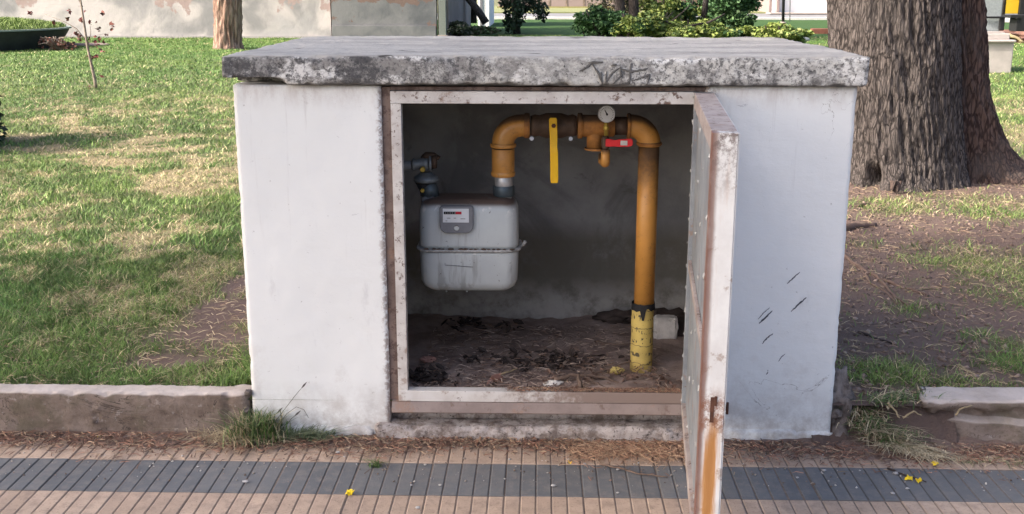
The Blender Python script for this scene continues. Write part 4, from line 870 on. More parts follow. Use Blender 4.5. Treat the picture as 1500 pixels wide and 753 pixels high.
tuft('weed_tuft', 'green weeds on the edge of the broken bank', 'weed', (1.20, .03, .14), 320, .03, .09, .05, .9, .0017, GR+[ST[0]], 8, (.2, -.3), (1.36, .06, .15), .5)
tuft('weed_tuft', 'bright green grass tuft against the left cabinet wall', 'weed', (-1.17, .14, .15), 420, .03, .08, .05, .7, .002, [(.10, .19, .03), (.14, .23, .05), (.2, .26, .08)], 9, (0, 0), (-1.10, .2, .15), .4)
tuft('weed_tuft', 'mixed green and straw weeds on the broken bank beside the footing', 'weed', (1.17, .0, .07), 260, .03, .09, .04, 1.0, .0015, GR+ST, 10, (.4, -.5), (1.32, -.05, .04), .6)
# seed-head stems leaning on the wall
def stem(label, pts, head=True):
    P_ = [at(x, y, Y_) for x, y, Y_ in pts]; t = thing('seed_stem', label, 'weed', P_[0], None); n = len(P_)
    obj('stalk', tube(P_, [.0014*(1-.4*i/n) for i in range(n)], 6), M['weedstalk'], t)
    if head: obj('seed_head', tube([P_[-1]-(P_[-1]-P_[-2]).normalized()*.004, P_[-1]+(P_[-1]-P_[-2]).normalized()*.008, P_[-1]+(P_[-1]-P_[-2]).normalized()*.024], [.0015, .0036, .0008], 6), M['weedhead'], t)
M['weedstalk'] = simple('weed stalk', (.22, .22, .17), .8); M['weedhead'] = simple('weed seed head', (.13, .12, .11), .9)
stem('long grey grass stem with a seed head leaning on the left wall', [(395, 628, -.05), (415, 602, -.04), (432, 580, -.03), (443, 567, -.025)])
stem('arched grass stem curving over beside the left wall', [(405, 626, -.05), (420, 606, -.05), (434, 596, -.04), (445, 600, -.035), (452, 612, -.03)], False)
stem('short grass stem with small head, right of the long one', [(418, 626, -.04), (426, 614, -.035), (433, 608, -.03)])
stem('leftmost short grey stem by the wall corner', [(396, 622, -.05), (401, 610, -.04), (407, 604, -.035)])
# surface roots and sticks right of the cabinet
def root(label, L, r, mat=M['twig']):
    pts = []
    for px, py in L: q = gnd(px, py, G); pts.append((q.x, q.y, float(gheight(np.array(q.x), np.array(q.y)))+r*.3))
    o = twig(label, pts, r, mat, name='surface_root' if r > .008 else 'stick'); o['category'] = 'root' if r > .008 else 'stick'; return o
M['rootm'] = simple('earthy root', (.17, .115, .092), .95, var=.4, scale=25, bump=.004)
root('thick short root poking out from behind the right wall', [(1225, 334), (1255, 330), (1283, 326)], .026, M['rootm'])
root('long thin root running from the wall across the bare soil', [(1236, 372), (1262, 390), (1290, 405), (1330, 418), (1360, 428)], .013, M['rootm'])
root('branch of the long root bending towards the kerb', [(1290, 405), (1315, 432), (1345, 450)], .009, M['rootm'])
root('straight dark stick lying on bare soil near the kerb', [(1257, 485), (1280, 494), (1307, 502)], .0075, M['rag'])
root('pale forked stick just behind the right kerb', [(1405, 530), (1420, 540), (1432, 547)], .007, M['straw'])
root('thin pale stick lying beyond the long root', [(1330, 422), (1355, 418), (1375, 417)], .0045, M['straw'])
root('forked root end lying across the bare soil middle', [(1262, 390), (1275, 408), (1296, 420), (1318, 440)], .008, M['rootm'])
root('short dark root piece near the trunk on the soil', [(1252, 300), (1275, 296), (1292, 302)], .012, M['rootm'])
root('thin root parallel to the kerb on bare soil', [(1300, 470), (1335, 463), (1368, 470)], .006, M['rootm'])
root('faint root ridge at the right edge of bare soil', [(1410, 516), (1440, 509), (1475, 512)], .010, M['rootm'])
def bankroot(label, L, r=.006):
    pts = [tuple(at(x, y, Y_)) for x, y, Y_ in L]; o = twig(label, pts, r, M['straw'], name='surface_root'); o['category'] = 'root'
bankroot('pale root hanging down the front of the broken bank', [(1300, 590, -.02), (1310, 600, -.04), (1318, 612, -.06)], .005)
bankroot('pale crooked root across the broken kerb face', [(1322, 612, -.05), (1338, 602, -.05), (1350, 608, -.05)], .004)
bankroot('pale curved root on the right kerb face', [(1400, 608, -.035), (1408, 598, -.035), (1424, 594, -.03)], .004)

# ------------------------------------------------------------------ trees
def leaves(name, C0, n, size, cols, parent, mat=None, seed=0, aspect=.55, clump=None, droop=0.0):
    """C0: list of (centre, radii) ellipsoid clumps"""
    rr = np.random.RandomState(seed); wts = np.array([r[0]*r[1]*r[2] for _, r in C0])**.7; ix = rr.choice(len(C0), n, p=wts/wts.sum())
    cen = np.array([c for c, _ in C0])[ix]; rad = np.array([r for _, r in C0])[ix]; d = rr.randn(n, 3); d /= np.linalg.norm(d, axis=1)[:, None]; P_ = cen+d*rad*(rr.rand(n, 1)**.45)
    a = rr.randn(n, 3); a[:, 2] = a[:, 2]*.5-droop; a /= np.linalg.norm(a, axis=1)[:, None]; b = rr.randn(n, 3); b -= a*(a*b).sum(1)[:, None]; b /= np.linalg.norm(b, axis=1)[:, None]; nn = np.cross(a, b)
    s_ = (size*(.6+.8*rr.rand(n)))[:, None]; V = np.stack([P_-a*s_, P_-b*s_*aspect+nn*s_*.12, P_+a*s_, P_+b*s_*aspect+nn*s_*.12], 1).reshape(-1, 3)
    i = np.arange(n)*4; F = np.stack([i, i+1, i+2, i+3], 1).ravel(); cl = np.array(cols)[(ix*7+rr.randint(0, 2, n)) % len(cols)]*(.6+.8*rr.rand(n, 1)); o = from_np(name, V, F, np.full(n, 4), M['leaf'], parent, np.repeat(cl, 4, 0)); return o
def trunk_mesh(path, nseg, ridge, rfreq, seed, flare=None, step=.03):
    """path: list of (z, cx, cy, r)"""
    bm = bmesh.new(); zs_ = [p[0] for p in path]; rings = []; n = int((zs_[-1]-zs_[0])/step)
    for i in range(n+1):
        z = zs_[0]+(zs_[-1]-zs_[0])*i/n; cx, cy, r = [float(np.interp(z, zs_, [p[k] for p in path])) for k in (1, 2, 3)]; ring = []
        for k in range(nseg):
            a = 2*math.pi*k/nseg; ca, sa = math.cos(a), math.sin(a); q = Vector((ca*r*rfreq+seed, sa*r*rfreq, z*rfreq*.17))
            nn = 1-abs(noise.noise(q))*2.2-abs(noise.noise(Vector((q.x*2.1, q.y*2.1, q.z*3.5))))*.9; n2 = noise.noise(Vector((ca*1.6, sa*1.6, z*.5+seed))); rad = r*(1+.10*n2)+ridge*(nn-.5)+ridge*.5*noise.noise(q*2.7)
            if flare: rad += flare(a, z)
            ring.append(bm.verts.new((cx+ca*rad, cy+sa*rad, z)))
        rings.append(ring)
    for a_, b_ in zip(rings, rings[1:]):
        for k in range(nseg): bm.faces.new((a_[k], a_[(k+1) % nseg], b_[(k+1) % nseg], b_[k])).smooth = True
    bm.faces.new(rings[-1]); return bm
LG = [(.05, .10, .025), (.07, .13, .03), (.10, .16, .04), (.04, .08, .025)]
def crown_clumps(c, R_, n, seed, rc=.45):
    rr = random.Random(seed); L = []
    for i in range(n):
        d = Vector((rr.gauss(0, 1), rr.gauss(0, 1), rr.gauss(0, .8))).normalized()*rr.uniform(.2, 1)**.6; L.append(((c[0]+d.x*R_[0], c[1]+d.y*R_[1], c[2]+d.z*R_[2]), (R_[0]*rc*rr.uniform(.6, 1.1), R_[1]*rc*rr.uniform(.6, 1.1), R_[2]*rc*rr.uniform(.5, .9))))
    return L
bt = thing('big_tree', 'massive grey brown furrowed tree trunk standing behind the right end of the cabinet', 'tree', (2.85, 4.75, G))
def fl(a, z):
    e = math.exp(-(z-.12)/.22); v_ = 0
    for a0, w_, k in ((4.3, .5, .10), (5.3, .35, .06), (3.1, .4, .05), (1.2, .6, .1)):
        da = (a-a0+math.pi) % (2*math.pi)-math.pi; v_ += k*math.exp(-(da/w_)**2)
    # rotted hollow low on the left
    da = (a-4.05+math.pi) % (2*math.pi)-math.pi; hole = -.20*math.exp(-(da/.11)**2)*math.exp(-((z-.20)/.10)**2)
    return v_*e*1.1+hole
obj('trunk', trunk_mesh([(.02, 2.82, 4.75, .53), (.35, 2.80, 4.75, .48), (.8, 2.74, 4.75, .465), (1.5, 2.65, 4.75, .475), (3.2, 2.45, 4.75, .52), (4.2, 2.4, 4.8, .42)], 420, .021, 21, 2, fl, .02), M['bark'], bt)
def fl2(a, z):
    e = math.exp(-(z-.12)/.22); da = (a-5.9+math.pi) % (2*math.pi)-math.pi; return .30*math.exp(-(da/.8)**2)*e+.08*e
obj('side_trunk', trunk_mesh([(.02, 3.36, 4.86, .30), (.4, 3.29, 4.86, .26), (.8, 3.21, 4.86, .24), (1.5, 3.10, 4.86, .245), (2.6, 2.95, 4.9, .32), (3.3, 2.8, 4.9, .22)], 260, .026, 19, 8, fl2, .02), M['bark_red'], bt)
for i in range(7):
    a = i*.9+.4; e = Vector((2.4+math.cos(a)*3.0, 4.8+math.sin(a)*3.0, 6.2+(i % 3)*.8)); m0 = Vector((2.4, 4.8, 3.9)); obj('limb', tube([m0, m0.lerp(e, .35)+Vector((0, 0, .5)), m0.lerp(e, .7)+Vector((0, 0, .3)), e], [.24, .17, .10, .04], 10), M['bark'], bt)
leaves('crown', crown_clumps((2.6, 4.8, 7.2), (3.4, 3.4, 1.9), 34, 5), 15000, .13, LG, bt, seed=3)
# rotten chips at the hollow
bm = bmesh.new()
for px, py, r_ in ((1300, 255, .05), (1270, 240, .06), (1255, 232, .05), (1312, 268, .04), (1330, 262, .03)):
    q = gnd(px, py, .22); blob((q.x, q.y, .20), r_, px, 2, .8, (.7, .7, 1.2), bm, 2.5)
obj('rotten_bark', bm, M['bark_red'], bt)
# unseen tree added outside the frame on the left to shade the cabinet
stt = thing('shade_tree', 'leafy unseen tree added out of frame on the left to shade the cabinet', 'tree', (-6.6, -1.6, 0))
obj('trunk', trunk_mesh([(-.03, -6.6, -1.6, .30), (.5, -6.6, -1.6, .24), (2.6, -6.5, -1.6, .20), (3.4, -6.5, -1.6, .17)], 48, .01, 14, 4, None, .06), M['bark'], stt)
for i in range(6):
    a = i*1.05; e = Vector((-6.4+math.cos(a)*2.4, -1.8+math.sin(a)*2.4, 5.0+(i % 3)*.8)); m0 = Vector((-6.5, -1.6, 3.2)); obj('limb', tube([m0, m0.lerp(e, .4)+Vector((0, 0, .4)), e], [.13, .08, .03], 8), M['bark'], stt)
leaves('crown', crown_clumps((-6.2, -1.9, 5.3), (3.0, 3.0, 1.5), 38, 9, .5), 26000, .12, LG, stt, seed=4)
# lawn tree far left
lt = thing('lawn_tree', 'tan barked tree trunk standing on the lawn before the pale wall', 'tree', (-7.36, 22, G))
obj('trunk', trunk_mesh([(.05, -7.36, 22, .37), (.3, -7.36, 22, .325), (1.5, -7.30, 22, .325), (3.5, -7.2, 22, .30), (4.5, -7.1, 22, .22)], 110, .040, 10, 6, lambda a, z: .05*math.exp(-z/.15), .05), M['bark_tan'], lt)
for i in range(6):
    a = i*1.05; e = Vector((-7.1+math.cos(a)*2.4, 22+math.sin(a)*2.4, 6.4+(i % 3)*.7)); m0 = Vector((-7.15, 22, 4.2)); obj('limb', tube([m0, m0.lerp(e, .4)+Vector((0, 0, .5)), e], [.18, .11, .04], 8), M['bark_tan'], lt)
leaves('crown', crown_clumps((-7.1, 22, 7.2), (3.0, 3.0, 1.8), 20, 15, .5), 5000, .16, LG, lt, seed=7)
# sapling
M['sapling'] = simple('pale sapling bark', (.34, .27, .22), .85, var=.5, scale=30)
SY = 11.9
sp_ = thing('sapling', 'thin bare sapling with a few dark red leaves on the left lawn', 'tree', at(140, 130, SY))
def sat(px, py, dy=0): return at(px, py, SY+dy)
obj('stem', tube([sat(141, 132), sat(139, 118), sat(134, 95), sat(128, 68), sat(124, 40), sat(121, 20), sat(118, 0), sat(114, -60), sat(116, -130)], [.030, .024, .022, .019, .017, .015, .013, .010, .004], 8), M['sapling'], sp_)
br = [([(128, 62), (112, 42), (95, 32), (66, 21)], .009), ([(129, 66), (133, 50), (132, 38)], .006), ([(140, 128), (128, 122), (126, 118)], .005), ([(138, 118), (148, 108)], .004), ([(126, 55), (140, 52), (160, 48)], .004), ([(121, 10), (105, -20), (90, -45)], .008), ([(119, -10), (135, -40), (150, -70)], .008)]
for L, r_ in br: obj('branch', tube([sat(x, y, i*.03) for i, (x, y) in enumerate(L)], [r_*(1-.22*i) for i in range(len(L))], 6), M['sapling'], sp_)
rl = [(133, 92), (144, 66), (120, 30), (98, 28), (166, 44), (143, 33), (129, 58), (116, 58), (149, 74), (145, 42), (147, 46), (140, 54), (145, 58), (160, 36), (164, 37), (111, 48), (115, 52), (131, 36), (141, 82), (136, 84), (148, 112), (132, 128), (150, 20), (102, 16), (45, 20), (156, 50), (130, 32), (112, 38), (80, 33), (124, 18), (151, 60), (105, 54), (138, 60), (127, 82)]
leaves('foliage', [(tuple(sat(x, y)), (.03, .03, .03)) for x, y in rl], 150, .034, [(.16, .045, .04), (.10, .05, .045), (.22, .08, .06)], sp_, seed=3)
# dark shrub cut off by the left edge
q = gnd(-64, 214, G); sh = thing('shrub', 'dark shrub cut off by the left edge of the picture on the lawn', 'shrub', (q.x, q.y, G))
M['bark_dkb'] = bark('dark bush bark', (.07, .055, .05), (.03, .025, .022))
for i in range(6): obj('stem', tube([q+Vector((random.uniform(-.05, .05), random.uniform(-.1, .1), -.03)), q+Vector((random.uniform(-.3, .3), random.uniform(-.4, .4), random.uniform(.5, 1.0)))], [.025, .01], 6), M['bark_dkb'], sh)
leaves('foliage', [((q.x, q.y, .5), (.34, .62, .42)), ((q.x-.1, q.y+.3, .85), (.34, .45, .35)), ((q.x-.05, q.y-.3, .7), (.33, .35, .35)), ((q.x+.02, q.y, .25), (.36, .6, .18))], 9000, .035, [(.025, .04, .022), (.035, .055, .028), (.02, .03, .02)], sh, seed=44)
# bushes behind the cabinet
YG = [(.17, .23, .055), (.25, .30, .08), (.11, .17, .05), (.21, .24, .07)]; DG = [(.045, .10, .035), (.06, .13, .045), (.035, .08, .03)]
def bush(px, w_, top, col, label, Yb, n, size=.045, name='bush', base=60, seed=1, stems=3):
    c = at(px, base, Yb); hh = at(px, top, Yb).z; ww = w_*(Yb+3.66)/FPX/2; t = thing(name, label, 'bush', (c.x, Yb, G), 'bushes behind the cabinet'); rr = random.Random(seed)
    zc = (hh+G)/2; hz = (hh-G)/2
    for i in range(stems):
        e = Vector((c.x+rr.uniform(-.7, .7)*ww, Yb+rr.uniform(-.3, .3), hh-.1)); b0 = Vector((c.x+rr.uniform(-.2, .2)*ww, Yb, G-.05)); obj('stem', tube([b0, b0.lerp(e, .5)+Vector((rr.uniform(-.1, .1), 0, 0)), e], [.04, .03, .015], 7), M['bark_dkb'], t)
    leaves('foliage', crown_clumps((c.x, Yb, zc), (ww*.8, .45, hz*.8), 26, seed, .46), int(n*1.5), size*1.05, col, t, seed=seed, aspect=.6)
M['bark_dkb'] = bark('dark bush bark', (.07, .055, .05), (.03, .025, .022))
bush(880, 80, 8, DG, 'dark blue green bush, leftmost behind the slab', 25.0, 3600, .045, seed=1)
bush(955, 95, 12, YG, 'yellow green bush right of the dark trunk behind the slab', 24.0, 3600, .05, seed=2)
bush(965, 60, -25, YG, 'taller sunny yellow green shrub reaching the top of the picture', 26.0, 2600, .05, seed=3)
bush(1020, 80, 22, YG+DG, 'mid green leafy bush in the centre of the hedge', 24.5, 3200, .05, seed=4)
bush(1075, 85, -30, DG+[(.09, .16, .06)], 'tall dark green shrub right of centre in the hedge', 25.5, 4600, .05, seed=5)
bush(1100, 80, 34, YG+DG[:1], 'low bright bush under the tall dark shrub', 23.4, 2400, .05, seed=6)
bush(1148, 86, 31, YG, 'rightmost low lime green bush beyond the slab corner', 23.0, 3400, .055, seed=7, stems=4)
bush(925, 60, 14, YG[:2]+DG[:1], 'small yellowish bush in front of the dark hedge trunk', 23.6, 2600, .045, seed=21)
bush(990, 70, -10, DG+YG[:2], 'mixed green shrub left of centre reaching the picture top', 27.0, 3000, .05, seed=22)
bush(1045, 70, -25, DG+YG[1:3], 'loose mixed shrub between the slim dark trunk and the tall dark shrub', 28.0, 2600, .05, seed=23)
bush(1000, 70, 34, YG, 'low sunny bush at the slab edge left of centre', 23.2, 2200, .05, seed=24)
bush(1060, 60, 38, YG+DG[:1], 'low pale bush at the slab edge under the tall shrub', 23.0, 1700, .05, seed=25)
bush(862, 50, 18, DG, 'narrow dark bush at the left end of the hedge', 26.5, 1500, .045, seed=26)
bush(900, 110, -40, [(.16, .15, .10), (.09, .10, .05), (.25, .2, .13)], 'thin brownish bush with sparse leaves behind the dark green one', 29.0, 1500, .05, seed=8)
# dark multi-stem tree in hedge
ht = thing('hedge_tree', 'dark slender tree trunk rising from the hedge behind the slab', 'tree', (at(915, 50, 25.6).x, 25.6, G))
for px0, px1 in ((912, 905), (932, 925)):
    obj('trunk', tube([at(px0, 60, 25.6), at((px0+px1)/2, 20, 25.6), at(px1, -60, 25.6), at(px1+4, -190, 25.6)], [.17, .14, .12, .08], 12), M['bark_dkb'], ht)
leaves('crown', crown_clumps((at(915, 50, 25.6).x, 25.6, 5.6), (2.2, 2.0, 1.3), 14, 31, .5), 3000, .12, LG, ht, seed=31)
for px0, px1, r_, lb in ((1028, 1034, .09, 'slim dark trunk behind the middle bush'), (1060, 1062, .05, 'thin stem at the left edge of the tall dark shrub')):
    t = thing('slender_tree', lb, 'tree', (at(px0, 50, 27).x, 27, G)); obj('trunk', tube([at(px0, 60, 27), at(px1, 0, 27), at(px1+5, -150, 27)], [r_, r_*.9, r_*.6], 10), M['bark_dkb'], t); tx = at(px1+5, -170, 27); leaves('crown', crown_clumps((tx.x, 27, 4.4), (1.2, 1.2, .9), 8, px0, .5), 1300, .1, LG, t, seed=px0)
# bare crooked branch shrub between bushes
t = thing('bare_shrub', 'dark bare crooked branches between the bushes', 'shrub', at(985, 48, 24.2))
for L in ([(975, 50), (985, 30), (1000, 18), (1010, 8)], [(983, 36), (968, 26)], [(1035, 34), (1050, 27), (1062, 20)], [(1000, 40), (1030, 34)]): obj('branch', tube([at(x, y, 23.8) for x, y in L], [.03, .026, .02, .014][:len(L)], 7), M['bark_dkb'], t)
# drooping small tree
dt = thing('drooping_tree', 'small dark tree with hanging leaves on the far lawn behind the slab', 'tree', at(755, 45, 30))
obj('trunk', tube([at(757, 50, 30), at(755, 20, 30), at(756, -30, 30), at(752, -90, 30)], [.13, .12, .10, .06], 10), M['bark_dkb'], dt)
leaves('foliage', [(tuple(at(x, y, 30+random.uniform(-.4, .4))), (.22, .3, .32)) for x, y in ((745, 8), (740, 0), (748, 25), (758, 10), (765, 18), (770, 4), (742, -20), (760, -30), (745, 35), (782, 6), (788, 14), (775, -15), (730, -40), (760, -60), (795, 18), (754, 32))], 2200, .06, [(.02, .04, .022), (.03, .055, .03), (.015, .03, .018)], dt, seed=9, droop=.9)
# low weeds at the far wall's foot
bush(700, 80, 38, [(.05, .09, .03), (.08, .12, .05), (.10, .10, .06)], 'low dark weeds along the foot of the side wall', 29.0, 2600, .05, name='weeds', seed=12, stems=1)
bush(672, 46, 30, [(.10, .11, .08), (.07, .10, .05)], 'scrubby weeds beside the grey post', 28.0, 1400, .045, name='weeds', seed=13, stems=1)

# ------------------------------------------------------------------ far walls and street
m = Mat('peeling plaster pale', .9)
c = m.mix(m.th(m.noise(.9, 4, .5, dist=.6), .40, .62), (.52, .475, .465), (.27, .26, .265))
c = m.mix(m.math('MULTIPLY', m.th(m.noise(.5, 3, .5), .50, .6), m.axis(0, -12.5, -8.0)), c, (.40, .38, .385))  # grey tree-shade dapples painted into the plaster, stronger to the right
pk = m.th(m.math('ADD', m.noise(.8, 6, .6), m.math('MULTIPLY', m.axis(2, .75, 1.75), .30)), .69, .72)
c = m.mix(pk, c, (.36, .275, .26)); m.base(c); m.bump(m.noise(6, 6), .02); M['plaster'] = m.m
m = Mat('peeling plaster with painted shade', .9)
c = m.mix(m.th(m.noise(1.0, 5, .55, (1, 1, .8), .5), .38, .66), (.19, .19, .195), (.115, .12, .13))  # base colour darkened to put this wall section's shade into the plaster
pk = m.th(m.math('ADD', m.noise(1.6, 5, .6), m.math('MULTIPLY', m.axis(2, 1.0, 1.30), .32)), .66, .68)
c = m.mix(pk, c, (.17, .12, .105)); m.base(c); m.bump(m.noise(6, 6), .02); M['plaster_shade'] = m.m
WY = 27.2
xa, xb = at(485, 40, WY).x, at(640, 40, WY).x
wl = thing('boundary_wall', 'pale sunlit wall with pink peeling plaster on the far left', 'wall', (-12, WY, G))
obj('wall_face', grid_box(-26, xa, WY, WY+.25, .0, 3.0, .3, lambda c_: noise.noise_vector(c_*1.5)*.012), M['plaster'], wl); obj('plinth', box(-26, xa-.01, WY-.03, WY-.002, .0, .155+.05), simple('grey damp base', (.42, .39, .38), .9), wl)
obj('coping', box(-26, xa+.02, WY-.05, WY+.3, 3.0, 3.1, .01), M['kerb'], wl)
wg = thing('boundary_wall', 'wall section greyed by painted shade, with peeling top, left of the grey post', 'wall', ((xa+xb)/2, WY, G))
obj('wall_face', grid_box(xa+.05, xb, WY-.12, WY+.2, .0, 3.0, .3, lambda c_: noise.noise_vector(c_*1.5)*.012), M['plaster_shade'], wg); obj('coping', box(xa+.03, xb+.02, WY-.17, WY+.25, 3.002, 3.1, .01), M['kerb'], wg)
obj('plinth', box(xa+.06, xb-.01, WY-.19, WY-.135, 0, .5, .01), M['plaster_shade'], wg)
xp = at(649, 40, WY).x
po = thing('corner_post', 'grey green square post at the end of the grey wall', 'post', (xp, WY, G)); obj('shaft', box(xp-.10, xp+.10, WY-.2, WY, .0, 3.4, .01), simple('grey green painted post', (.20, .22, .20), .7), po); obj('base_block', box(xp-.14, xp+.14, WY-.24, WY+.04, .0, .24, .01), M['kerb'], po)
obj('dark_recess_board', box(xb+.03, xp-.11, WY-.02, WY+.1, 0, 3.2, .0), simple('brown board', (.13, .09, .075), .9), po)
sw = thing('side_wall', 'dull grey side wall running back behind the grey post', 'wall', (at(670, 40, 29).x, 29, G))
x0_, x1_ = at(657, 40, 28).x, at(690, 40, 34).x
bm = bmesh.new(); vs = [bm.verts.new(p_) for p_ in ((x0_, 28, 0), (x1_, 34, 0), (x1_, 34, 3), (x0_, 28, 3), (x0_-.2, 28.0, 0), (x1_-.2, 34.1, 0), (x1_-.2, 34.1, 3), (x0_-.2, 28.0, 3))]
for q_ in ((0, 1, 2, 3), (5, 4, 7, 6), (3, 2, 6, 7), (4, 0, 3, 7), (1, 5, 6, 2)): bm.faces.new([vs[i] for i in q_])
bmesh.ops.recalc_face_normals(bm, faces=bm.faces); obj('wall_face', bm, simple('brown grey render', (.30, .26, .25), .9, var=.3, scale=1.5), sw); obj('coping', cyl((x0_-.1, 28, 3.05), (x1_-.1, 34, 3.05), .12, 8), M['kerb'], sw)
lt2 = thing('leaning_tree', 'grey trunk leaning to the right against the side wall end', 'tree', at(712, 32, 32)); obj('trunk', tube([at(712, 34, 32), at(700, 15, 32), at(686, -2, 32), at(670, -25, 32), at(660, -80, 32)], [.13, .12, .11, .10, .07], 10), M['bark'], lt2)
obj('second_stem', tube([at(694, 34, 32.3), at(694, 0, 32.3), at(692, -60, 32.3)], [.10, .09, .07], 8), M['bark_dkb'], lt2); leaves('crown', crown_clumps((at(660, -80, 32).x, 32, 4.8), (1.8, 1.6, 1.0), 10, 51, .5), 2200, .11, LG, lt2, seed=51)
M['white_far'] = simple('white far render', (.80, .80, .80), .8, var=.06, scale=1)
def house(name, label, x0, x1, Y, h, mat, extra=None, d=4.0):
    t = thing(name, label, 'building', ((x0+x1)/2, Y, .1)); obj('wall', box(x0, x1, Y, Y+d, .0, h, .02), mat, t); obj('roof', box(x0-.2, x1+.2, Y-.2, Y+d+.2, h+.002, h+.15, .02), M['kerb'], t); return t
t = house('white_house', 'narrow white house end seen between the leaning trunk and the drooping tree', at(700, 10, 36).x, at(717, 10, 36).x, 36, 3.4, M['white_far']); obj('door_panel', box(at(703, 10, 35.9).x, at(707, 10, 35.9).x, 35.97, 35.995, .1, 2.2), M['counter'], t)
# street strip far behind
m = Mat('pale street', .9); m.base(m.mix(m.noise(1.2, 5), (.24, .24, .25), (.17, .165, .165))); M['street'] = m.m
s0, s1 = gnd(900, 28, G).y, gnd(900, 20, G).y
struct(obj('street', box(-60, 60, s0, s1, .0, .170), M['street']))
struct(obj('kerb', box(-60, 60, s0-.25, s0-.01, .0, .25, .02), M['block']))
m = Mat('dry verge', .95); m.base(m.mix(m.noise(.8, 6, .7), (.28, .27, .14), (.15, .19, .07))); M['verge'] = m.m
s2 = gnd(900, 13.5, G).y
struct(obj('verge', box(-60, 60, s1+.02, s2+6, .0, .24), M['verge']))
pw_ = [(-30, at(770, 5, s2).x, (.35, .27, .23))]
M['brownwall'] = simple('brown grey panel wall', (.30, .235, .22), .9, var=.15, scale=1)
bw = thing('panel_wall', 'low brown pink panel wall beyond the street', 'wall', (0, s2, .2)); xx = at(730, 5, s2).x; xe = at(905, 5, s2).x; i = 0
while xx < xe:
    obj('panel', box(xx, min(xx+.95, xe), s2, s2+.15, .2, 2.1, .01), M['brownwall'], bw); obj('post', box(xx+.955, xx+1.06, s2-.03, s2+.16, .2, 2.2, .01), M['kerb'], bw); xx += 1.065
obj('yellow_base', box(at(728, 5, s2).x, xe, s2-.16, s2-.035, .2, .32, .01), simple('ochre kerb paint', (.28, .25, .10), .8), bw)
db = thing('brown_building', 'dark brown building behind the hedge', 'building', (at(1010, 5, s2+1).x, s2+1, .2)); obj('wall', box(at(906, 5, s2+1).x, at(1128, 5, s2+1).x, s2+1, s2+6, .2, 4.2, .02), simple('dark brown wall', (.17, .12, .09), .9, var=.3, scale=.8), db)
obj('doorway', box(at(1057, 5, s2+.9).x, at(1064, 5, s2+.9).x, s2+.93, s2+.995, .2, 2.6), M['white_far'], db)
for px in (925, 980, 1040, 1095): obj('window', box(at(px, 5, s2+.9).x, at(px+14, 5, s2+.9).x, s2+.95, s2+.995, 1.2, 2.4), M['black'], db)
yw = gnd(1180, 19.5, .2).y; wb2 = thing('white_building', 'bright white building beyond the street right of the hedge', 'building', (at(1200, 5, yw).x, yw, .2)); Mw = M['white_far']
obj('wall', box(at(1131, 5, yw).x, at(1330, 5, yw).x, yw, yw+6, .2, 5, .02), Mw, wb2); obj('pier', box(at(1136, 5, yw).x, at(1140, 5, yw).x, yw-.35, yw-.002, .2, 3.5, .01), M['brownwall'], wb2)
obj('side_face', box(at(1127, 5, yw).x, at(1130.6, 5, yw).x, yw, yw+5.9, .2, 4.9, .01), M['brownwall'], wb2)
obj('pavement_strip', box(at(1120, 5, yw).x, at(1400, 5, yw).x, yw-1.6, yw-.4, .20, .255), simple('pinkish pavement', (.42, .36, .32), .9), wb2)
sg = thing('sign_pole', 'thin dark pole standing right of the hedge', 'pole', at(1147, 32, 38)); obj('shaft', tube([at(1147, 34, 38), at(1149, -60, 38)], .055, 8), M['black'], sg); obj('base', cyl((at(1147, 34, 38).x, 38, .15), (at(1147, 34, 38).x, 38, .26), .12, 10), M['kerb'], sg)
sg = thing('wire_pole', 'very thin grey pole just right of the dark one', 'pole', at(1157, 30, 40)); obj('shaft', tube([at(1157, 32, 40), at(1158, -60, 40)], .02, 6), M['counter'], sg)
q0, q1 = gnd(1190, 49, G), gnd(1222, 49, G); tag(obj('brick_edging', box(q0.x, q1.x+1.5, q0.y, q0.y+.3, .1, .30, .02), simple('red brick edging', (.30, .12, .08), .9, var=.4, scale=8)), 'low red brick edging on lawn left of the big trunk', 'edging')
q = gnd(1165, 60, G); tag(obj('field_stone', blob((q.x, q.y, .2), .3, 3, 3, .3, (1.1, .8, .55)), M['slab'], None, True), 'grey stone under the rightmost lime bush', 'stone')
# plinth monument on the right
pc = gnd(1466, 106, G); Yp = pc.y
mn = thing('stone_plinth', 'whitish stepped stone plinth on the lawn right of the big trunk', 'monument', (pc.x, Yp, G))
M['stone'] = simple('pale weathered stone', (.52, .47, .44), .9, var=.25, scale=4, bump=.004)
def blk(name, pxa, pxb, pya, pyb, dy, mat, d=1.0): a_, b_ = at(pxa, pya, Yp+dy), at(pxb, pyb, Yp+dy); return obj(name, box(a_.x, b_.x, Yp+dy, Yp+dy+d, b_.z, a_.z, .02), mat, mn)
blk('base_block', 1432, 1481, 62, 108, 0, M['stone'], 1.1); blk('cap_slab', 1425, 1489, 58.5, 62.3, -.07, M['stone'], 1.25); blk('step', 1430, 1479, 49, 58.3, .05, M['stone'], .9)
blk('step_top', 1434, 1472, 46.5, 48.9, .12, M['stone'], .8); blk('pedestal', 1436, 1465, -20, 46.3, .25, simple('blue grey stone', (.30, .33, .34), .85), .5)
blk('rail_bracket', 1466, 1471, 24, 45, .2, M['black'], .15); blk('rail', 1440, 1470, 24, 27, .17, M['black'], .05)
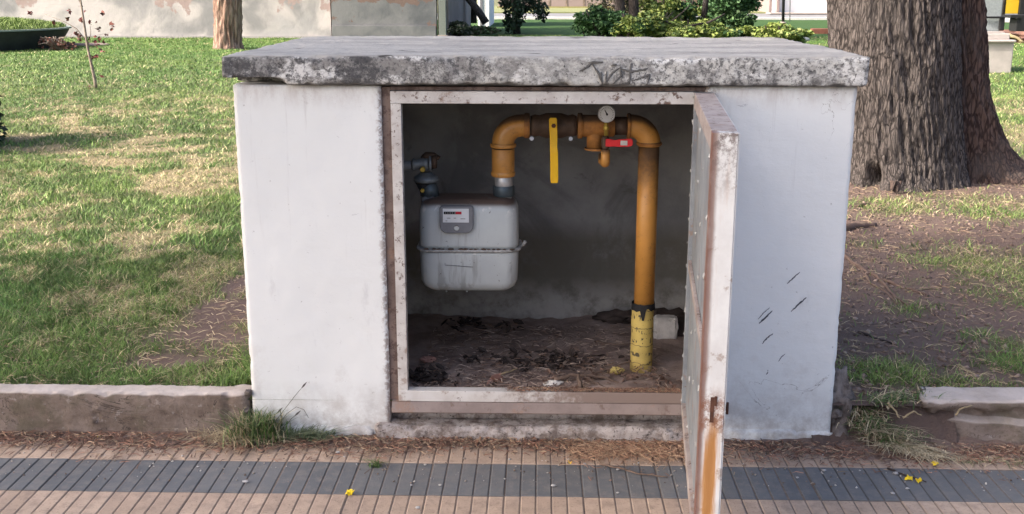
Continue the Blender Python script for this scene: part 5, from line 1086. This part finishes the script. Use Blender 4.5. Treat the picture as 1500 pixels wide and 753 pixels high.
# yellow play structure and bench far right
Yq = 24
ps = thing('yellow_panel', 'bright yellow panel structure with brown posts at the top right corner', 'play structure', at(1490, 30, Yq))
def far(name, pxa, pxb, pya, pyb, mat, d=.1, Y=Yq, par=ps): a_, b_ = at(pxa, pya, Y), at(pxb, pyb, Y); return obj(name, box(a_.x, b_.x, Y, Y+d, b_.z, a_.z, .01), mat, par)
My = simple('yellow panel paint', (.80, .50, .03), .6, var=.08)
far('panel', 1459, 1470, -40, 22, My); far('panel', 1474, 1499, -40, 20, My, Y=24.02); far('panel', 1502, 1540, -40, 20, My, Y=24.02)
obj('post', tube([at(1468, 26, 23.8), at(1474, -40, 23.8)], .06, 8), M['bark_dkb'], ps); far('post', 1500, 1501.5, -40, 46, M['black'], Y=23.85)
bn = thing('dark_bench', 'dark bench top with a bowed underside, right of the plinth', 'bench', at(1492, 45, 22)); far('seat', 1481, 1530, 22, 26.5, M['black'], .5, 22, bn); 
for px in (1490, 1520): far('leg', px, px+4, 27, 46, M['black'], .4, 22.05, bn)
far('white_band', 1470, 1540, 27, 33, M['white_far'], .2, 26, ps)
q = gnd(1490, 62, G)
bm = bmesh.new()
blob((q.x+.5, q.y+.5, .16), 1.0, 3, 4, .5, (1.3, 1, .26), bm, 2.5)
tag(obj('earth_heap', bm, simple('red brown earth', (.22, .12, .09), .95, var=.4, scale=6)), 'red brown heap of earth and sticks right of the plinth', 'heap')
twig('pale plank-like stick on the red brown heap', [tuple(at(1478, 50, q.y-.5)), tuple(at(1500, 62, q.y-.7))], .05, M['straw'])
# round planter far left with grass
PC = gnd(-45, 74, G); PR = 2.05
pl = thing('round_planter', 'wide dark tapered planter bowl filled with grass at the far left', 'planter', (PC.x, PC.y+1.2, G))
zr = at(0, 48, PC.y-.8).z
cx_, cy_ = at(92, 40, PC.y+1.2).x-PR, PC.y+1.2
M['planter'] = simple('dark green black planter', (.035, .042, .04), .7, var=.5, scale=4)
obj('bowl', tube([(cx_, cy_, G-.1), (cx_, cy_, G), (cx_, cy_, zr-.02), (cx_, cy_, zr)], [PR-.32, PR-.28, PR-.02, PR-.02], 72), M['planter'], pl)
bm = bmesh.new(); n = 72; Rr = [(PR-.02, zr), (PR+.03, zr), (PR+.03, zr+.035), (PR-.08, zr+.035), (PR-.08, zr)]
rg_ = [[bm.verts.new((cx_+r_*math.cos(2*math.pi*k/n), cy_+r_*math.sin(2*math.pi*k/n), z_)) for k in range(n)] for r_, z_ in Rr]
for a_, b_ in zip(rg_, rg_[1:]):
    for k in range(n): bm.faces.new((a_[k], a_[(k+1) % n], b_[(k+1) % n], b_[k]))
bmesh.ops.recalc_face_normals(bm, faces=bm.faces); obj('rim', bm, simple('pale green grey rim', (.24, .28, .25), .8), pl)
k = 9000; a_ = RS.rand(k)*2*np.pi; r_ = np.sqrt(RS.rand(k))*(PR-.1); Pp = np.stack([cx_+r_*np.cos(a_), cy_+r_*np.sin(a_), np.full(k, zr)+.0*r_+.20*(1-(r_/PR)**2)], 1)
bg = blades(Pp, .06+.07*RS.rand(k), np.full(k, .018), .3+.5*RS.rand(k), np.array([.17, .24, .06])*(.7+.6*RS.rand(k))[:, None], 'planted_grass'); bg.parent = pl; bg.matrix_parent_inverse = WM(pl).inverted(); bg['kind'] = 'stuff'
obj('planted_soil', blob((cx_, cy_, zr-.02), PR-.08, 1, 4, .02, (1, 1, .1)), M['soil_pl'] if 'soil_pl' in M else simple('planter soil', (.08, .11, .035), .95), pl)
db_ = thing('dry_bush', 'reddish brown dry bush beside the dark planter', 'bush', gnd(82, 72, G)); qd = gnd(82, 73, G)
for i in range(34):
    e = qd+Vector((random.uniform(-.35, .35), random.uniform(-.2, .2), random.uniform(.12, .32))); obj('branch', tube([qd+Vector((random.uniform(-.2, .2), 0, -.02)), qd.lerp(e, .6)+Vector((0, 0, .08)), e], [.014, .012, .006], 5), M['sapling'], db_)
leaves('foliage', [((qd.x-.1, qd.y, .3), (.34, .2, .14)), ((qd.x+.3, qd.y, .24), (.2, .2, .09))], 200, .04, [(.16, .06, .045), (.24, .11, .08), (.10, .05, .04)], db_, seed=4)
q0 = gnd(95, 66, G); q1 = gnd(145, 64, G); tag(obj('soil_patch', blob(((q0.x+q1.x)/2, q0.y+.3, G-.01), .55, 2, 3, .3, (1.4, 1, .08)), M['dirt'], None, True), 'low bare earth mound behind the sapling', 'mound')
# slender litter on lawn near cabinet on slab
for i, (px, py) in enumerate(((1052, 70), (945, 71), (900, 81))): pass
print('tris', sum(len(o.data.loop_triangles) or sum(len(p.vertices)-2 for p in o.data.polygons) for o in bpy.data.objects if o.type == 'MESH' and len(o.data.polygons) < 5000))
